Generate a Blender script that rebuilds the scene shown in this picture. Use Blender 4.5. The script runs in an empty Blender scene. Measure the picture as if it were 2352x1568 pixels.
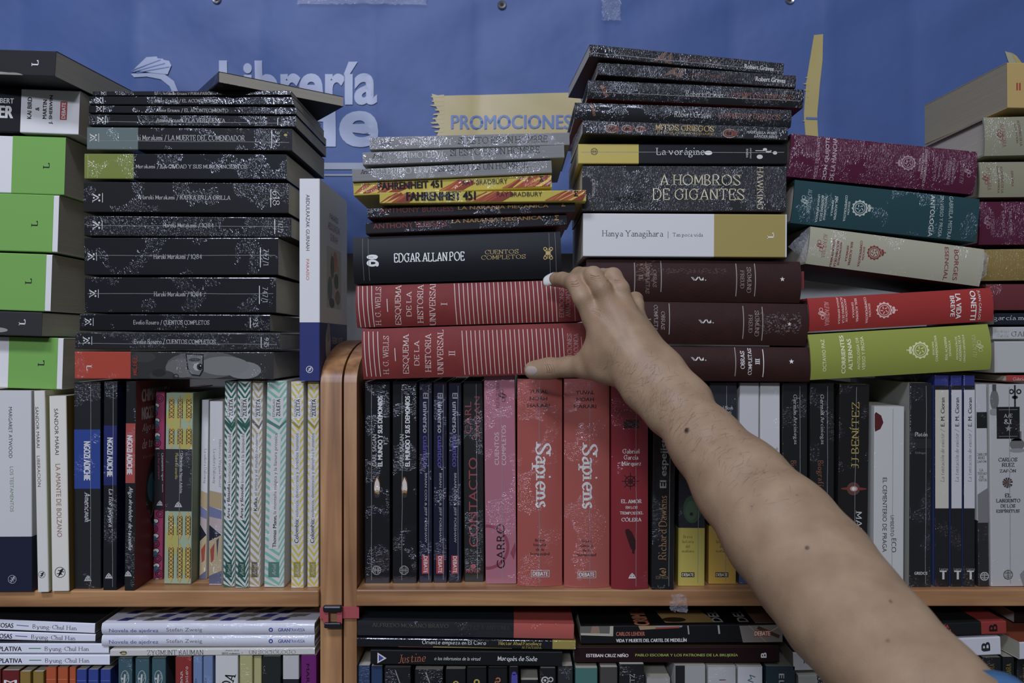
import bpy, bmesh, math, random
import numpy as np
from mathutils import Vector, Matrix
from mathutils.bvhtree import BVHTree

random.seed(7)
SC = bpy.context.scene
COL = SC.collection
CZ = 1.5            # camera height above the floor
DC = 0.9            # distance from the camera to the plane of the book spines (Y = 0)
PX = 0.0005         # one photo pixel at Y = 0, in metres

# ------------------------------------------------------------------ camera
cam_d = bpy.data.cameras.new('camera')
cam = bpy.data.objects.new('camera', cam_d)
COL.objects.link(cam)
cam.location = (0, -DC, CZ)
cam.rotation_euler = (math.pi / 2, 0, 0)
cam_d.sensor_width = 36.0
cam_d.lens = 36.0 * DC / (2352 * PX)
cam_d.clip_start = 0.02
cam_d.dof.use_dof = True
cam_d.dof.focus_distance = DC - 0.01
cam_d.dof.aperture_fstop = 9.0
SC.camera = cam

# ------------------------------------------------------------------ world, lights, exposure
wd = bpy.data.worlds.new('world'); SC.world = wd
wd.use_nodes = True
wd.node_tree.nodes['Background'].inputs[0].default_value = (0.80, 0.86, 1.0, 1)
wd.node_tree.nodes['Background'].inputs[1].default_value = 0.07
def area(name, loc, target, sx, sy, power, col):
    d = bpy.data.lights.new(name, 'AREA'); d.shape = 'RECTANGLE'
    d.size = sx; d.size_y = sy; d.energy = power; d.color = col
    o = bpy.data.objects.new(name, d); COL.objects.link(o)
    o.location = loc
    o.rotation_euler = (Vector(target) - Vector(loc)).to_track_quat('-Z', 'Y').to_euler()
    return o
LAMP = (0.88, 0.95, 1.25)
area('fair_lamp_main', (-0.90, -1.70, CZ + 2.05), (-0.20, 0, CZ - .05), 0.70, 0.34, 28, LAMP)
area('fair_lamp_side', (0.30, -1.75, CZ + 2.20), (0.0, 0, CZ - .05), 0.65, 0.30, 9.5, LAMP)
area('fair_lamp_far', (-0.80, -4.00, CZ + 1.80), (-0.2, 0, CZ - .25), 1.5, 0.30, 64, LAMP)
SC.view_settings.view_transform = 'Standard'
SC.view_settings.look = 'None'
SC.view_settings.exposure = 0.0
SC.view_settings.gamma = 1.0

# ------------------------------------------------------------------ small helpers
def S(y): return PX * (DC + y) / DC
def P(px, py, y=0.0):
    s = S(y); return Vector(((px - 1176) * s, y, CZ + (784 - py) * s))
def lin(c):
    c /= 255.0
    return c / 12.92 if c <= 0.04045 else ((c + 0.055) / 1.055) ** 2.4
ILLUM = (0.55, 0.575, 0.72)     # light that falls on the spines
def albedo(h, k=1.0):
    c = [lin(int(h[i:i + 2], 16)) for i in (0, 2, 4)]
    lum = .2126 * c[0] + .7152 * c[1] + .0722 * c[2]
    return tuple(min(0.85, max(0.004, (v * .57 + lum * .11) * k / t)) for v, t in zip(c, ILLUM))
def tag(o, label=None, cat=None, group=None, kind=None):
    if label: o['label'] = label
    if cat: o['category'] = cat
    if group: o['group'] = group
    if kind: o['kind'] = kind
    return o
def link(name, me, parent=None):
    o = bpy.data.objects.new(name, me); COL.objects.link(o)
    if parent: o.parent = parent
    return o
def empty(name, loc=(0, 0, 0), rot=(0, 0, 0)):
    o = bpy.data.objects.new(name, None); COL.objects.link(o)
    o.empty_display_size = 0.02
    o.location = loc; o.rotation_euler = rot
    return o

# ------------------------------------------------------------------ materials
MATS = {}
def nodes_of(name):
    m = bpy.data.materials.new(name); m.use_nodes = True
    nt = m.node_tree; return m, nt, nt.nodes['Principled BSDF']
def N(nt, t, **kw):
    n = nt.nodes.new(t)
    for k, v in kw.items():
        if k[0] == '_': n.inputs[int(k[1:])].default_value = v
        else: setattr(n, k, v)
    return n
def mat(h, fin='m', k=1.0):
    """printed cover stock: m matt, g gloss, w shrink-wrapped in crinkled film, f foil, c cloth"""
    key = (h, fin, k)
    if key in MATS: return MATS[key]
    m, nt, b = nodes_of('cover_%s_%s' % (h, fin)); L = nt.links
    c = albedo(h, k)
    if fin in 'wW': c = tuple(v * 0.86 for v in c)
    b.inputs['Base Color'].default_value = (*c, 1)
    b.inputs['Roughness'].default_value = {'m': 0.5, 'g': 0.3, 'w': 0.45, 'W': 0.45, 'f': 0.34, 'c': 0.6}[fin]
    b.inputs['Specular IOR Level'].default_value = {'w': .1, 'W': .1, 'm': .2, 'c': .2}.get(fin, .35)
    tc = N(nt, 'ShaderNodeTexCoord')
    if fin == 'f': b.inputs['Metallic'].default_value = 0.75
    if fin == 'c':
        n1 = N(nt, 'ShaderNodeTexNoise'); n1.inputs['Scale'].default_value = 900
        n2 = N(nt, 'ShaderNodeTexNoise'); n2.inputs['Scale'].default_value = 60
        L.new(tc.outputs['Object'], n1.inputs['Vector']); L.new(tc.outputs['Object'], n2.inputs['Vector'])
        bp = N(nt, 'ShaderNodeBump'); bp.inputs['Strength'].default_value = 0.35; bp.inputs['Distance'].default_value = 0.0006
        L.new(n1.outputs[0], bp.inputs['Height']); L.new(bp.outputs[0], b.inputs['Normal'])
        mx = N(nt, 'ShaderNodeMix', data_type='RGBA')
        mx.inputs[6].default_value = (*[v * 0.8 for v in c], 1); mx.inputs[7].default_value = (*[min(1, v * 1.2) for v in c], 1)
        L.new(n2.outputs[0], mx.inputs[0]); L.new(mx.outputs[2], b.inputs['Base Color'])
    if fin in 'wW':
        oi = N(nt, 'ShaderNodeObjectInfo')
        ad = N(nt, 'ShaderNodeVectorMath', operation='ADD'); L.new(tc.outputs['Object'], ad.inputs[0])
        sc = N(nt, 'ShaderNodeVectorMath', operation='SCALE'); sc.inputs[3].default_value = 3.7
        L.new(oi.outputs['Location'], sc.inputs[0]); L.new(sc.outputs[0], ad.inputs[1])
        mp = N(nt, 'ShaderNodeMapping'); mp.inputs['Rotation'].default_value = (0, 0.5, 0); mp.inputs['Scale'].default_value = (1, 1, 0.45)
        L.new(ad.outputs[0], mp.inputs[0])
        a = N(nt, 'ShaderNodeTexNoise'); a.inputs['Scale'].default_value = 380; a.inputs['Detail'].default_value = 2.0; a.inputs['Distortion'].default_value = 1.8
        L.new(mp.outputs[0], a.inputs['Vector'])
        big = N(nt, 'ShaderNodeTexNoise'); big.inputs['Scale'].default_value = 26; big.inputs['Detail'].default_value = 1.5
        L.new(ad.outputs[0], big.inputs['Vector'])
        mr = N(nt, 'ShaderNodeMapRange'); lo_, hi_ = (0.35, 0.55) if fin == 'W' else (0.50, 0.68)
        mr.inputs[1].default_value = lo_; mr.inputs[2].default_value = hi_; mr.inputs[3].default_value = 0.06; mr.inputs[4].default_value = 1.0
        L.new(big.outputs[0], mr.inputs[0])
        bp = N(nt, 'ShaderNodeBump'); bp.inputs['Distance'].default_value = 0.0026
        L.new(mr.outputs[0], bp.inputs['Strength']); L.new(a.outputs[0], bp.inputs['Height'])
        b.inputs['Coat Weight'].default_value = 1.0; b.inputs['Coat Roughness'].default_value = 0.07; b.inputs['Coat IOR'].default_value = 1.6
        L.new(bp.outputs[0], b.inputs['Coat Normal'])
    MATS[key] = m
    return m
def plain(name, rgb, rough=0.5, metal=0.0):
    if name in MATS: return MATS[name]
    m, nt, b = nodes_of(name)
    b.inputs['Base Color'].default_value = (*rgb, 1); b.inputs['Roughness'].default_value = rough; b.inputs['Metallic'].default_value = metal
    MATS[name] = m; return m
def pages_mat(h):
    key = ('pages', h)
    if key in MATS: return MATS[key]
    m, nt, b = nodes_of('page_edges_' + h); L = nt.links
    c = albedo(h)
    tc = N(nt, 'ShaderNodeTexCoord'); mp = N(nt, 'ShaderNodeMapping'); mp.inputs['Scale'].default_value = (12, 12, 2200)
    L.new(tc.outputs['Object'], mp.inputs[0])
    n = N(nt, 'ShaderNodeTexNoise'); n.inputs['Scale'].default_value = 1.0; n.inputs['Detail'].default_value = 3
    L.new(mp.outputs[0], n.inputs['Vector'])
    mx = N(nt, 'ShaderNodeMix', data_type='RGBA')
    mx.inputs[6].default_value = (*[v * 0.72 for v in c], 1); mx.inputs[7].default_value = (*[min(.9, v * 1.15) for v in c], 1)
    L.new(n.outputs[0], mx.inputs[0]); L.new(mx.outputs[2], b.inputs['Base Color'])
    b.inputs['Roughness'].default_value = 0.85
    bp = N(nt, 'ShaderNodeBump'); bp.inputs['Strength'].default_value = 0.25; bp.inputs['Distance'].default_value = 0.0004
    L.new(n.outputs[0], bp.inputs['Height']); L.new(bp.outputs[0], b.inputs['Normal'])
    MATS[key] = m; return m
def wood_mat(name, along, dark=1.0):
    if name in MATS: return MATS[name]
    m, nt, b = nodes_of(name); L = nt.links
    tc = N(nt, 'ShaderNodeTexCoord'); mp = N(nt, 'ShaderNodeMapping')
    sc = [26, 26, 26]; sc[along] = 1.6; mp.inputs['Scale'].default_value = sc
    L.new(tc.outputs['Object'], mp.inputs[0])
    n = N(nt, 'ShaderNodeTexNoise'); n.inputs['Scale'].default_value = 2.2; n.inputs['Detail'].default_value = 7; n.inputs['Distortion'].default_value = 0.6
    L.new(mp.outputs[0], n.inputs['Vector'])
    n2 = N(nt, 'ShaderNodeTexNoise'); n2.inputs['Scale'].default_value = 9; n2.inputs['Detail'].default_value = 4
    L.new(tc.outputs['Object'], n2.inputs['Vector'])
    cr = N(nt, 'ShaderNodeValToRGB')
    cr.color_ramp.elements[0].position = 0.3; cr.color_ramp.elements[0].color = (*albedo('6b4826', dark), 1)
    cr.color_ramp.elements[1].position = 0.72; cr.color_ramp.elements[1].color = (*albedo('9d744a', dark), 1)
    e = cr.color_ramp.elements.new(0.5); e.color = (*albedo('845c38', dark), 1)
    L.new(n.outputs[0], cr.inputs[0])
    mx = N(nt, 'ShaderNodeMix', data_type='RGBA', blend_type='MULTIPLY'); mx.inputs[0].default_value = 0.5
    cr2 = N(nt, 'ShaderNodeValToRGB'); cr2.color_ramp.elements[0].position = 0.35; cr2.color_ramp.elements[0].color = (0.62, 0.58, 0.55, 1); cr2.color_ramp.elements[1].position = 0.6
    L.new(n2.outputs[0], cr2.inputs[0]); L.new(cr.outputs[0], mx.inputs[6]); L.new(cr2.outputs[0], mx.inputs[7])
    L.new(mx.outputs[2], b.inputs['Base Color'])
    b.inputs['Roughness'].default_value = 0.42
    bp = N(nt, 'ShaderNodeBump'); bp.inputs['Strength'].default_value = 0.2; bp.inputs['Distance'].default_value = 0.001
    L.new(n.outputs[0], bp.inputs['Height']); L.new(bp.outputs[0], b.inputs['Normal'])
    MATS[name] = m; return m
def film_mat():
    if 'film' in MATS: return MATS['film']
    m, nt, b = nodes_of('clear_film'); L = nt.links
    b.inputs['Base Color'].default_value = (0.9, 0.9, 0.93, 1); b.inputs['Roughness'].default_value = 0.1
    b.inputs['Specular IOR Level'].default_value = 0.9
    b.inputs['Alpha'].default_value = 0.16
    tc = N(nt, 'ShaderNodeTexCoord'); n = N(nt, 'ShaderNodeTexNoise'); n.inputs['Scale'].default_value = 150; n.inputs['Distortion'].default_value = 2
    L.new(tc.outputs['Object'], n.inputs['Vector'])
    bp = N(nt, 'ShaderNodeBump'); bp.inputs['Distance'].default_value = 0.0024
    b.inputs['Coat Weight'].default_value = 1.0; b.inputs['Coat Roughness'].default_value = .06; L.new(bp.outputs[0], b.inputs['Coat Normal'])
    L.new(n.outputs[0], bp.inputs['Height']); L.new(bp.outputs[0], b.inputs['Normal'])
    MATS['film'] = m; return m

# ------------------------------------------------------------------ lettering
# a serif alphabet drawn as pen strokes: two characters per point (x, y), '4' is the baseline, 'e' the cap height, 'a' the x-height
GL = {
'A': '044e 4e84 2767', 'B': '141e ~1e4e6c4919 ~1949764414', 'C': '~8c5e1c09165486 8e8b', 'D': '141e ~1e5e8c99865414',
'E': '141e 1e7e 1959 1474 7e7c 7476 5a58', 'F': '141e 1e7e 1959 7e7c 5a58', 'G': '~8c5e1c09165486 8e8b 8689 6999', 'H': '141e 848e 1989',
'I': '141e', 'J': '4e46 ~46341404', 'K': '141e 7e19 3a84', 'L': '141e 1474 7476', 'M': '141e 1e56 569e 9e94', 'N': '141e 1e84 848e',
'O': 'o5e1c09165496a99c', 'P': '141e ~1e5e7c7b5919', 'Q': 'o5e1c09165496a99c 6692', 'R': '141e ~1e5e7c7b5919 4984',
'S': '~7c4e1d1b4977754416 7e7b 1417', 'T': '444e 0e8e 0e0c 8e8c', 'U': '1e17 ~1725547587 878e', 'V': '0e44 448e', 'W': '0e34 346e 6e94 94ce',
'X': '048e 0e84', 'Y': '0e49 8e49 4944', 'Z': '0e7e 7e04 0474 0e0c 7476',
'a': '~193a59 5954 ~5827153455', 'b': '1e14 ~183a5967553416', 'c': '~593a1907153455', 'd': '5e54 ~583a1907153456', 'e': '0757 ~57593a1907153455',
'f': '2c24 ~2c2d4e5d 0a4a', 'g': 'o3a1917365759 495a ~2615446351111324', 'h': '1e14 ~183a58 5854', 'i': '1a14 D1d', 'j': '2a23 ~231202 D2d',
'k': '1e14 5a17 2854', 'l': '1e14', 'm': '1a14 ~183a58 5854 ~587a98 9894', 'n': '1a14 ~183a58 5854', 'o': 'o3a19071534556759',
'p': '1a11 ~183a5967553416', 'q': '5a51 ~583a1907153456', 'r': '1a14 ~173a4a59', 's': '~493a192746453415', 't': '2c25 ~253455 0a4a',
'u': '1a16 ~16244456 5a54', 'v': '0a34 346a', 'w': '0a24 244a 4a64 648a', 'x': '045a 0a54', 'y': '0a34 6a21', 'z': '0a5a 5a04 0454',
'0': 'o4e1c09164466796c', '1': '2c4e 4e44', '2': '~1c3e6c5904 0474', '3': '~1d4e6c39 ~3967644415', '4': '5e54 5e07 0777', '5': '6e1e 1e1a ~1a4b67553415',
'6': '~6e2b072444674917', '7': '0e7e 7e24', '8': 'o4e1c497c o49074487', '9': '~24677b4e1b497b', '&': '~842b3e5c17254486', '.': 'D14', ',': '1513',
'/': '025e', '-': '1838', '|': '101e', ':': 'D14 D18', '?': '~1c3e5c383 6'.replace(' ', ''), '(': '~3e1934', ')': '~1e3914', "'": '1e1c'}
ACC = {'Á': ('A', 'a'), 'É': ('E', 'a'), 'Í': ('I', 'i'), 'Ó': ('O', 'a'), 'Ú': ('U', 'a'), 'Ü': ('U', 'u'), 'Ñ': ('N', 'n'),
       'á': ('a', 'a'), 'é': ('e', 'a'), 'í': ('i', 'i'), 'ó': ('o', 'a'), 'ú': ('u', 'a'), 'ü': ('u', 'u'), 'ñ': ('n', 'n')}
def b36(c): return int(c, 36)
def catmull(pts, closed):
    n = len(pts); out = []
    rng = range(n) if closed else range(n - 1)
    g = (lambda i: pts[i % n]) if closed else (lambda i: pts[max(0, min(n - 1, i))])
    for i in rng:
        p0, p1, p2, p3 = g(i - 1), g(i), g(i + 1), g(i + 2)
        for k in range(5):
            t = k / 5.0
            out.append(tuple(0.5 * ((2 * p1[j]) + (-p0[j] + p2[j]) * t + (2 * p0[j] - 5 * p1[j] + 4 * p2[j] - p3[j]) * t * t + (-p0[j] + 3 * p1[j] - 3 * p2[j] + p3[j]) * t ** 3) for j in (0, 1)))
    if not closed: out.append(pts[-1])
    return out
def stroke(V, F, pts, closed, thick, thin):
    n = len(pts); base = len(V)
    for i, p in enumerate(pts):
        a = pts[(i - 1) % n] if closed else pts[max(0, i - 1)]; c = pts[(i + 1) % n] if closed else pts[min(n - 1, i + 1)]
        dx, dy = c[0] - a[0], c[1] - a[1]; l = math.hypot(dx, dy) or 1e-6
        w = thin + (thick - thin) * abs(math.sin(math.atan2(dy, dx) - 0.25)) ** 1.2
        nx, ny = -dy / l * w / 2, dx / l * w / 2
        V.append((p[0] + nx, p[1] + ny)); V.append((p[0] - nx, p[1] - ny))
    for i in range(n if closed else n - 1):
        j = (i + 1) % n
        F.append((base + 2 * i, base + 2 * i + 1, base + 2 * j + 1, base + 2 * j))
def bar(V, F, x, y, w, h):
    b = len(V); V += [(x, y), (x + w, y), (x + w, y + h), (x, y + h)]; F.append((b, b + 1, b + 2, b + 3))
def disc2(V, F, x, y, r, n=10, ry=None):
    b = len(V); V += [(x + r * math.cos(6.2832 * i / n), y + (ry or r) * math.sin(6.2832 * i / n)) for i in range(n)]; F.append(tuple(range(b, b + n)))
def serif_text(s, thick, thin, ser=True):
    V, F, x = [], [], 0.0
    for ch in s:
        if ch == ' ': x += 0.38; continue
        acc = None
        if ch in ACC: ch, acc = ACC[ch]
        if ch not in GL: x += 0.3; continue
        ends, st, mxx = [], [], 0.1
        mnx = min(b36(q[i]) / 10 for q in (k_[1:] if k_[0] in '~oD' and len(k_) % 2 else k_ for k_ in GL[ch].split()) for i in range(0, len(q), 2))
        for tok in GL[ch].split():
            k = tok[0] if tok[0] in '~oD' and len(tok) % 2 else ''
            pts = [(b36(tok[i]) / 10 - mnx, (b36(tok[i + 1]) - 4) / 10) for i in range(len(k), len(tok), 2)]
            mxx = max(mxx, max(p[0] for p in pts)); st.append((k, pts))
            if k != 'o' and k != 'D': ends += [pts[0], pts[-1]]
        for k, pts in st:
            q = [(p[0] + x, p[1]) for p in pts]
            if k == 'D':
                if acc == 'i' and q[0][1] > 0.7: continue
                disc2(V, F, q[0][0], q[0][1] + 0.05, 0.075); continue
            stroke(V, F, catmull(q, k == 'o') if k else q, k == 'o', thick, thin)
            if k == '' and ser:
                for a, b in ((pts[0], pts[1]), (pts[-1], pts[-2])):
                    if abs(a[1] - b[1]) < 0.3 or abs(a[1] - b[1]) < abs(a[0] - b[0]) * 0.6: continue
                    if sum(1 for e in ends if abs(e[0] - a[0]) + abs(e[1] - a[1]) < 0.05) > 1: continue
                    if min(abs(a[1] - v) for v in (0, 1.0, 0.6, -0.3)) > 0.03: continue
                    up = a[1] > b[1]; sw = 0.15 + thick * 0.5
                    left_only = ch.islower() and up
                    bar(V, F, x + a[0] - sw, a[1] - (thin if up else 0), sw * (1.1 if left_only else 2), thin)
        m = x + mxx / 2; hi = 1.08 if ch.isupper() else 0.78
        if acc in ('a', 'i'): stroke(V, F, [(m - 0.06, hi), (m + 0.14, hi + 0.22)], False, thick, thin * 1.3)
        if acc == 'u': disc2(V, F, m - .17, hi + .08, .075); disc2(V, F, m + .17, hi + .08, .075)
        if acc == 'n': stroke(V, F, catmull([(m - .25, hi), (m - .1, hi + .12), (m + .1, hi + .02), (m + .25, hi + .14)], False), False, thick, thin * 1.4)
        x += mxx + (0.30 if ch.islower() else 0.29)
    return V, F
SANS = {}
def sans_text(s, off, fat=0.0):
    cu = bpy.data.curves.new('lettering', 'FONT'); cu.body = s; cu.offset = fat; cu.resolution_u = 5 if off > .03 else 3
    ob = bpy.data.objects.new('lettering', cu); COL.objects.link(ob)
    bpy.context.view_layer.update()
    me = ob.evaluated_get(bpy.context.evaluated_depsgraph_get()).to_mesh()
    V0 = [(v.co.x, v.co.y) for v in me.vertices]; F0 = [tuple(p.vertices) for p in me.polygons]
    ob.to_mesh_clear(); bpy.data.objects.remove(ob); bpy.data.curves.remove(cu)
    return V0, F0
TX = {}
def glyphs(s, font):
    """2-D faces of a line of print, fitted to the unit box centred on 0; fonts: r serif, R bold serif, i italic serif, s sans, S bold, B black, x sans italic"""
    if (s, font) in TX: return TX[(s, font)]
    if font in 'rRiI': V, F = serif_text(s, {'r': .115, 'R': .2, 'i': .11, 'I': .18}[font], {'r': .045, 'R': .08, 'i': .045, 'I': .08}[font])
    else: V, F = sans_text(s, .04 if font in 'bo' else 0.0, .03 if font == 'o' else 0.0)
    if font in 'iIx': V = [(a + 0.25 * b, b) for a, b in V]
    if not V: return [], []
    x0, x1 = min(v[0] for v in V), max(v[0] for v in V); y0, y1 = min(v[1] for v in V), max(v[1] for v in V)
    V = [((a - (x0 + x1) / 2) / max(1e-6, x1 - x0), (b - (y0 + y1) / 2) / max(1e-6, y1 - y0)) for a, b in V]
    TX[(s, font)] = (V, F)
    return V, F

def expand(items):
    """bold sans lines are struck several times, each strike a hair above the last"""
    for it in items:
        if it[0] == 't' and it[8] in 'SB':
            o = it[5] * (.032 if it[8] == 'S' else .055); a = math.radians(it[6]); ux, uy = math.cos(a), -math.sin(a)
            o = min(o, it[4] * .02 if len(it[7]) > 2 else o)
            for k, (p_, q_) in enumerate(((-1, -.35), (1, .35)) if it[8] == 'S' else ((-1, -.5), (0, .5), (1, -.5), (.6, .5))):
                yield ('t', it[1], it[2] + ux * p_ * o + uy * q_ * o, it[3] + uy * p_ * o - ux * q_ * o, it[4] - 2 * o, it[5] - o, it[6], it[7], 's' if it[8] == 'S' else 'b', 1)
        else: yield it
# print items, all in photo pixels of the spine they stand on
def t(s, font, col, cx, cy, ln, h, rot=0): return ('t', col, cx, cy, ln, h, rot, s, font)
def r(col, x0, y0, x1, y1): return ('p', col, (x0 + x1) / 2, (y0 + y1) / 2, [(x - (x0 + x1) / 2, y - (y0 + y1) / 2) for x, y in ((x0, y1), (x1, y1), (x1, y0), (x0, y0))])
def p(col, pts):
    cx = sum(q[0] for q in pts) / len(pts); cy = sum(q[1] for q in pts) / len(pts)
    return ('p', col, cx, cy, [(x - cx, y - cy) for x, y in pts])
def e(col, cx, cy, rx, ry=None, n=20):
    ry = ry or rx
    return ('p', col, cx, cy, [(rx * math.cos(6.2832 * i / n), ry * math.sin(6.2832 * i / n)) for i in range(n)])
def ring(col, cx, cy, rx, w, ry=None, n=24):
    return ('ring', col, cx, cy, rx, ry or rx, w, n)
def ln_(col, x0, y0, x1, y1, w):
    l = math.hypot(x1 - x0, y1 - y0) or 1; nx, ny = -(y1 - y0) / l * w / 2, (x1 - x0) / l * w / 2
    return p(col, [(x0 + nx, y0 + ny), (x0 - nx, y0 - ny), (x1 - nx, y1 - ny), (x1 + nx, y1 + ny)])

# ------------------------------------------------------------------ mesh builder
class MB:
    def __init__(s): s.v = []; s.f = []; s.m = []; s.mats = []; s.smooth = False
    def mi(s, m):
        if m not in s.mats: s.mats.append(m)
        return s.mats.index(m)
    def add(s, V, F, m):
        b = len(s.v); s.v += [tuple(q) for q in V]; k = s.mi(m)
        for f in F: s.f.append(tuple(b + i for i in f)); s.m.append(k)
    def box(s, x0, x1, y0, y1, z0, z1, m):
        s.add([(x0, y0, z0), (x1, y0, z0), (x1, y1, z0), (x0, y1, z0), (x0, y0, z1), (x1, y0, z1), (x1, y1, z1), (x0, y1, z1)],
              [(0, 3, 2, 1), (4, 5, 6, 7), (0, 1, 5, 4), (1, 2, 6, 5), (2, 3, 7, 6), (3, 0, 4, 7)], m)
    def build(s, name, parent=None, smooth=False, bevel=0):
        me = bpy.data.meshes.new(name); me.from_pydata(s.v, [], s.f)
        for m in s.mats: me.materials.append(m)
        me.polygons.foreach_set('material_index', s.m)
        if smooth: me.polygons.foreach_set('use_smooth', [True] * len(s.f))
        me.update()
        o = link(name, me, parent)
        if bevel:
            md = o.modifiers.new('edge', 'BEVEL'); md.width = bevel; md.segments = 2; md.limit_method = 'ANGLE'
        return o
def flat_item(it, sc):
    """outline faces of an item in metres, origin at its centre, x right, y up"""
    if it[0] == 't':
        V, F = glyphs(it[7], it[8]); a = math.radians(it[6]); c, s_ = math.cos(a), math.sin(a)
        return [((x * it[4] * c - y * it[5] * s_) * sc, (x * it[4] * s_ + y * it[5] * c) * sc) for x, y in V], F
    if it[0] == 'p':
        V = [(x * sc, -y * sc) for x, y in it[4]]
        ar = sum(V[i - 1][0] * V[i][1] - V[i][0] * V[i - 1][1] for i in range(len(V)))
        if ar < 0: V = V[::-1]
        return V, [tuple(range(len(V)))]
    _, _, _, _, rx, ry, w, n = it
    V, F = [], []
    for i in range(n):
        a = 6.2832 * i / n
        V += [(rx * math.cos(a) * sc, ry * math.sin(a) * sc), ((rx - w) * math.cos(a) * sc, (ry - w) * math.sin(a) * sc)]
        j = (i + 1) % n; F.append((2 * i, 2 * j, 2 * j + 1, 2 * i + 1))
    return V, F
def cut_strips(V, F, axis, vals):
    bm = bmesh.new(); vs = [bm.verts.new((a, b, 0)) for a, b in V]
    for f in F:
        try: bm.faces.new([vs[i] for i in f])
        except ValueError: pass
    for q in vals:
        co = [0, 0, 0]; no = [0, 0, 0]; co[axis] = q; no[axis] = 1
        bmesh.ops.bisect_plane(bm, geom=bm.verts[:] + bm.edges[:] + bm.faces[:], plane_co=co, plane_no=no)
    bm.verts.index_update()
    V = [(v.co.x, v.co.y) for v in bm.verts]; F = [tuple(v.index for v in f.verts) for f in bm.faces]
    bm.free(); return V, F

# ------------------------------------------------------------------ one book
GROUP = ['']
PAGE = 'b4b0aa'
def book(H, label, cx, cz_or_px, L, T, tilt, yaw, b, d, col, fin, items, hard=False, rd=0.0, segs=(), vp=None, vm=None, page=PAGE,
         bands=(), pose=None, top_items=(), under_items=(), seam=False, ribbon=None, sc=None, pcx=None, pcy=None):
    """local axes: X along the spine, Y into the shelf, Z across the thickness"""
    name = 'hardcover_book' if hard else 'paperback_book'
    root = empty(name)
    ctr = P(pcx, pcy, b) if pose is None else Vector(pose[:3])
    if H: R = Matrix.Rotation(yaw, 4, 'Z') @ Matrix.Rotation(tilt, 4, 'Y')
    else: R = Matrix.Rotation(yaw, 4, 'Z') @ Matrix.Rotation(tilt + math.pi / 2, 4, 'Y')
    root.matrix_world = Matrix.Translation(ctr) @ R
    tag(root, label, 'book', GROUP[0])
    sc = S(b)
    def to_uv(px, py):      # photo pixel -> local (x, z) on the spine
        dx, dz = (px - pcx) * sc, (pcy - py) * sc
        c, s_ = math.cos(tilt), math.sin(tilt)
        x, z = dx * c - dz * s_, dx * s_ + dz * c
        return (x, z) if H else (-z, x)
    th = 0.0024 if hard else 0.0005
    def fw(v): return rd * (2 * v / T) ** 2 if rd else 0.0
    if rd: prof = [(T / 2 * (1 - k / 6), fw(T / 2 * (1 - k / 6))) for k in range(13)]
    else:
        c = min(0.0011, T * 0.12); prof = [(T / 2, c), (T / 2 - .3 * c, .3 * c), (T / 2 - c, 0), (-T / 2 + c, 0), (-T / 2 + .3 * c, .3 * c), (-T / 2, c)]
    prof = [(T / 2, d)] + prof + [(-T / 2, d)]
    inn = [(v * (1 - 2 * th / T), (w + th) if 0 < i < len(prof) - 1 else w) for i, (v, w) in enumerate(prof)]
    n = len(prof)
    mb = MB(); base = mat(col, fin)
    us = [-L / 2, L / 2]; segd = []
    for scol, q0, q1 in segs:
        if H: u0, u1 = to_uv(q0, pcy)[0], to_uv(q1, pcy)[0]
        else: u0, u1 = to_uv(pcx, q0)[0], to_uv(pcx, q1)[0]
        u0, u1 = max(-L / 2, min(u0, u1)), min(L / 2, max(u0, u1)); segd.append((u0, u1, mat(scol, fin))); us += [u0, u1]
    us = sorted(set(round(u, 6) for u in us))
    for a, bb in zip(us[:-1], us[1:]):
        m0 = base
        inside = False
        for u0, u1, m1 in segd:
            if u0 - 1e-6 <= a and bb <= u1 + 1e-6: m0 = m1; inside = True
        for i in range(n - 1):
            m = m0
            bf = 'm' if fin in 'wW' else fin
            if i == 0 and not inside: m = mat(vp or col, bf)
            if i == n - 2 and not inside: m = mat(vm or col, bf)
            (v0, w0), (v1, w1) = prof[i], prof[i + 1]
            mb.add([(a, w0, v0), (bb, w0, v0), (bb, w1, v1), (a, w1, v1)], [(0, 3, 2, 1)], m)
            (v0, w0), (v1, w1) = inn[i], inn[i + 1]
            mb.add([(a, w0, v0), (bb, w0, v0), (bb, w1, v1), (a, w1, v1)], [(0, 1, 2, 3)], base)
        for k in (0, n - 1):
            (v0, w0), (v1, w1) = prof[k], inn[k]
            mb.add([(a, w0, v0), (bb, w0, v0), (bb, w1, v1), (a, w1, v1)], [(0, 1, 2, 3)], m0)
    for a in (us[0], us[-1]):
        m0 = base
        for u0, u1, m1 in segd:
            if abs(a - u0) < 1e-5 or abs(a - u1) < 1e-5: m0 = m1
        for i in range(n - 1):
            q = [(a, prof[i][1], prof[i][0]), (a, prof[i + 1][1], prof[i + 1][0]), (a, inn[i + 1][1], inn[i + 1][0]), (a, inn[i][1], inn[i][0])]
            mb.add(q, [(0, 1, 2, 3) if a > 0 else (3, 2, 1, 0)], m0)
    items = list(items)
    if seam:
        sx = 0 if seam is True else seam
        n_s = 8; l_s = L / sc * .97; wob = [random.uniform(-.7, .7) for k in range(n_s + 1)]
        for k in range(n_s):
            f = (k + .5) / n_s - .5; h0, h1 = wob[k], wob[k + 1]; hl = l_s / n_s / 2 + .3
            if H: items.append(('p', '8e8f96', pcx + f * l_s * math.cos(tilt), pcy + sx + f * l_s * math.sin(tilt), [(-hl, h0 + .5), (hl, h1 + .5), (hl, h1 - .5), (-hl, h0 - .5)]))
            else: items.append(('p', '8e8f96', pcx + sx - f * l_s * math.sin(tilt), pcy + f * l_s * math.cos(tilt), [(h0 - .5, -hl), (h0 + .5, -hl), (h1 + .5, hl), (h1 - .5, hl)]))
    lift = 0.00005 + (0.0004 if bands else 0)
    prev = None
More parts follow.
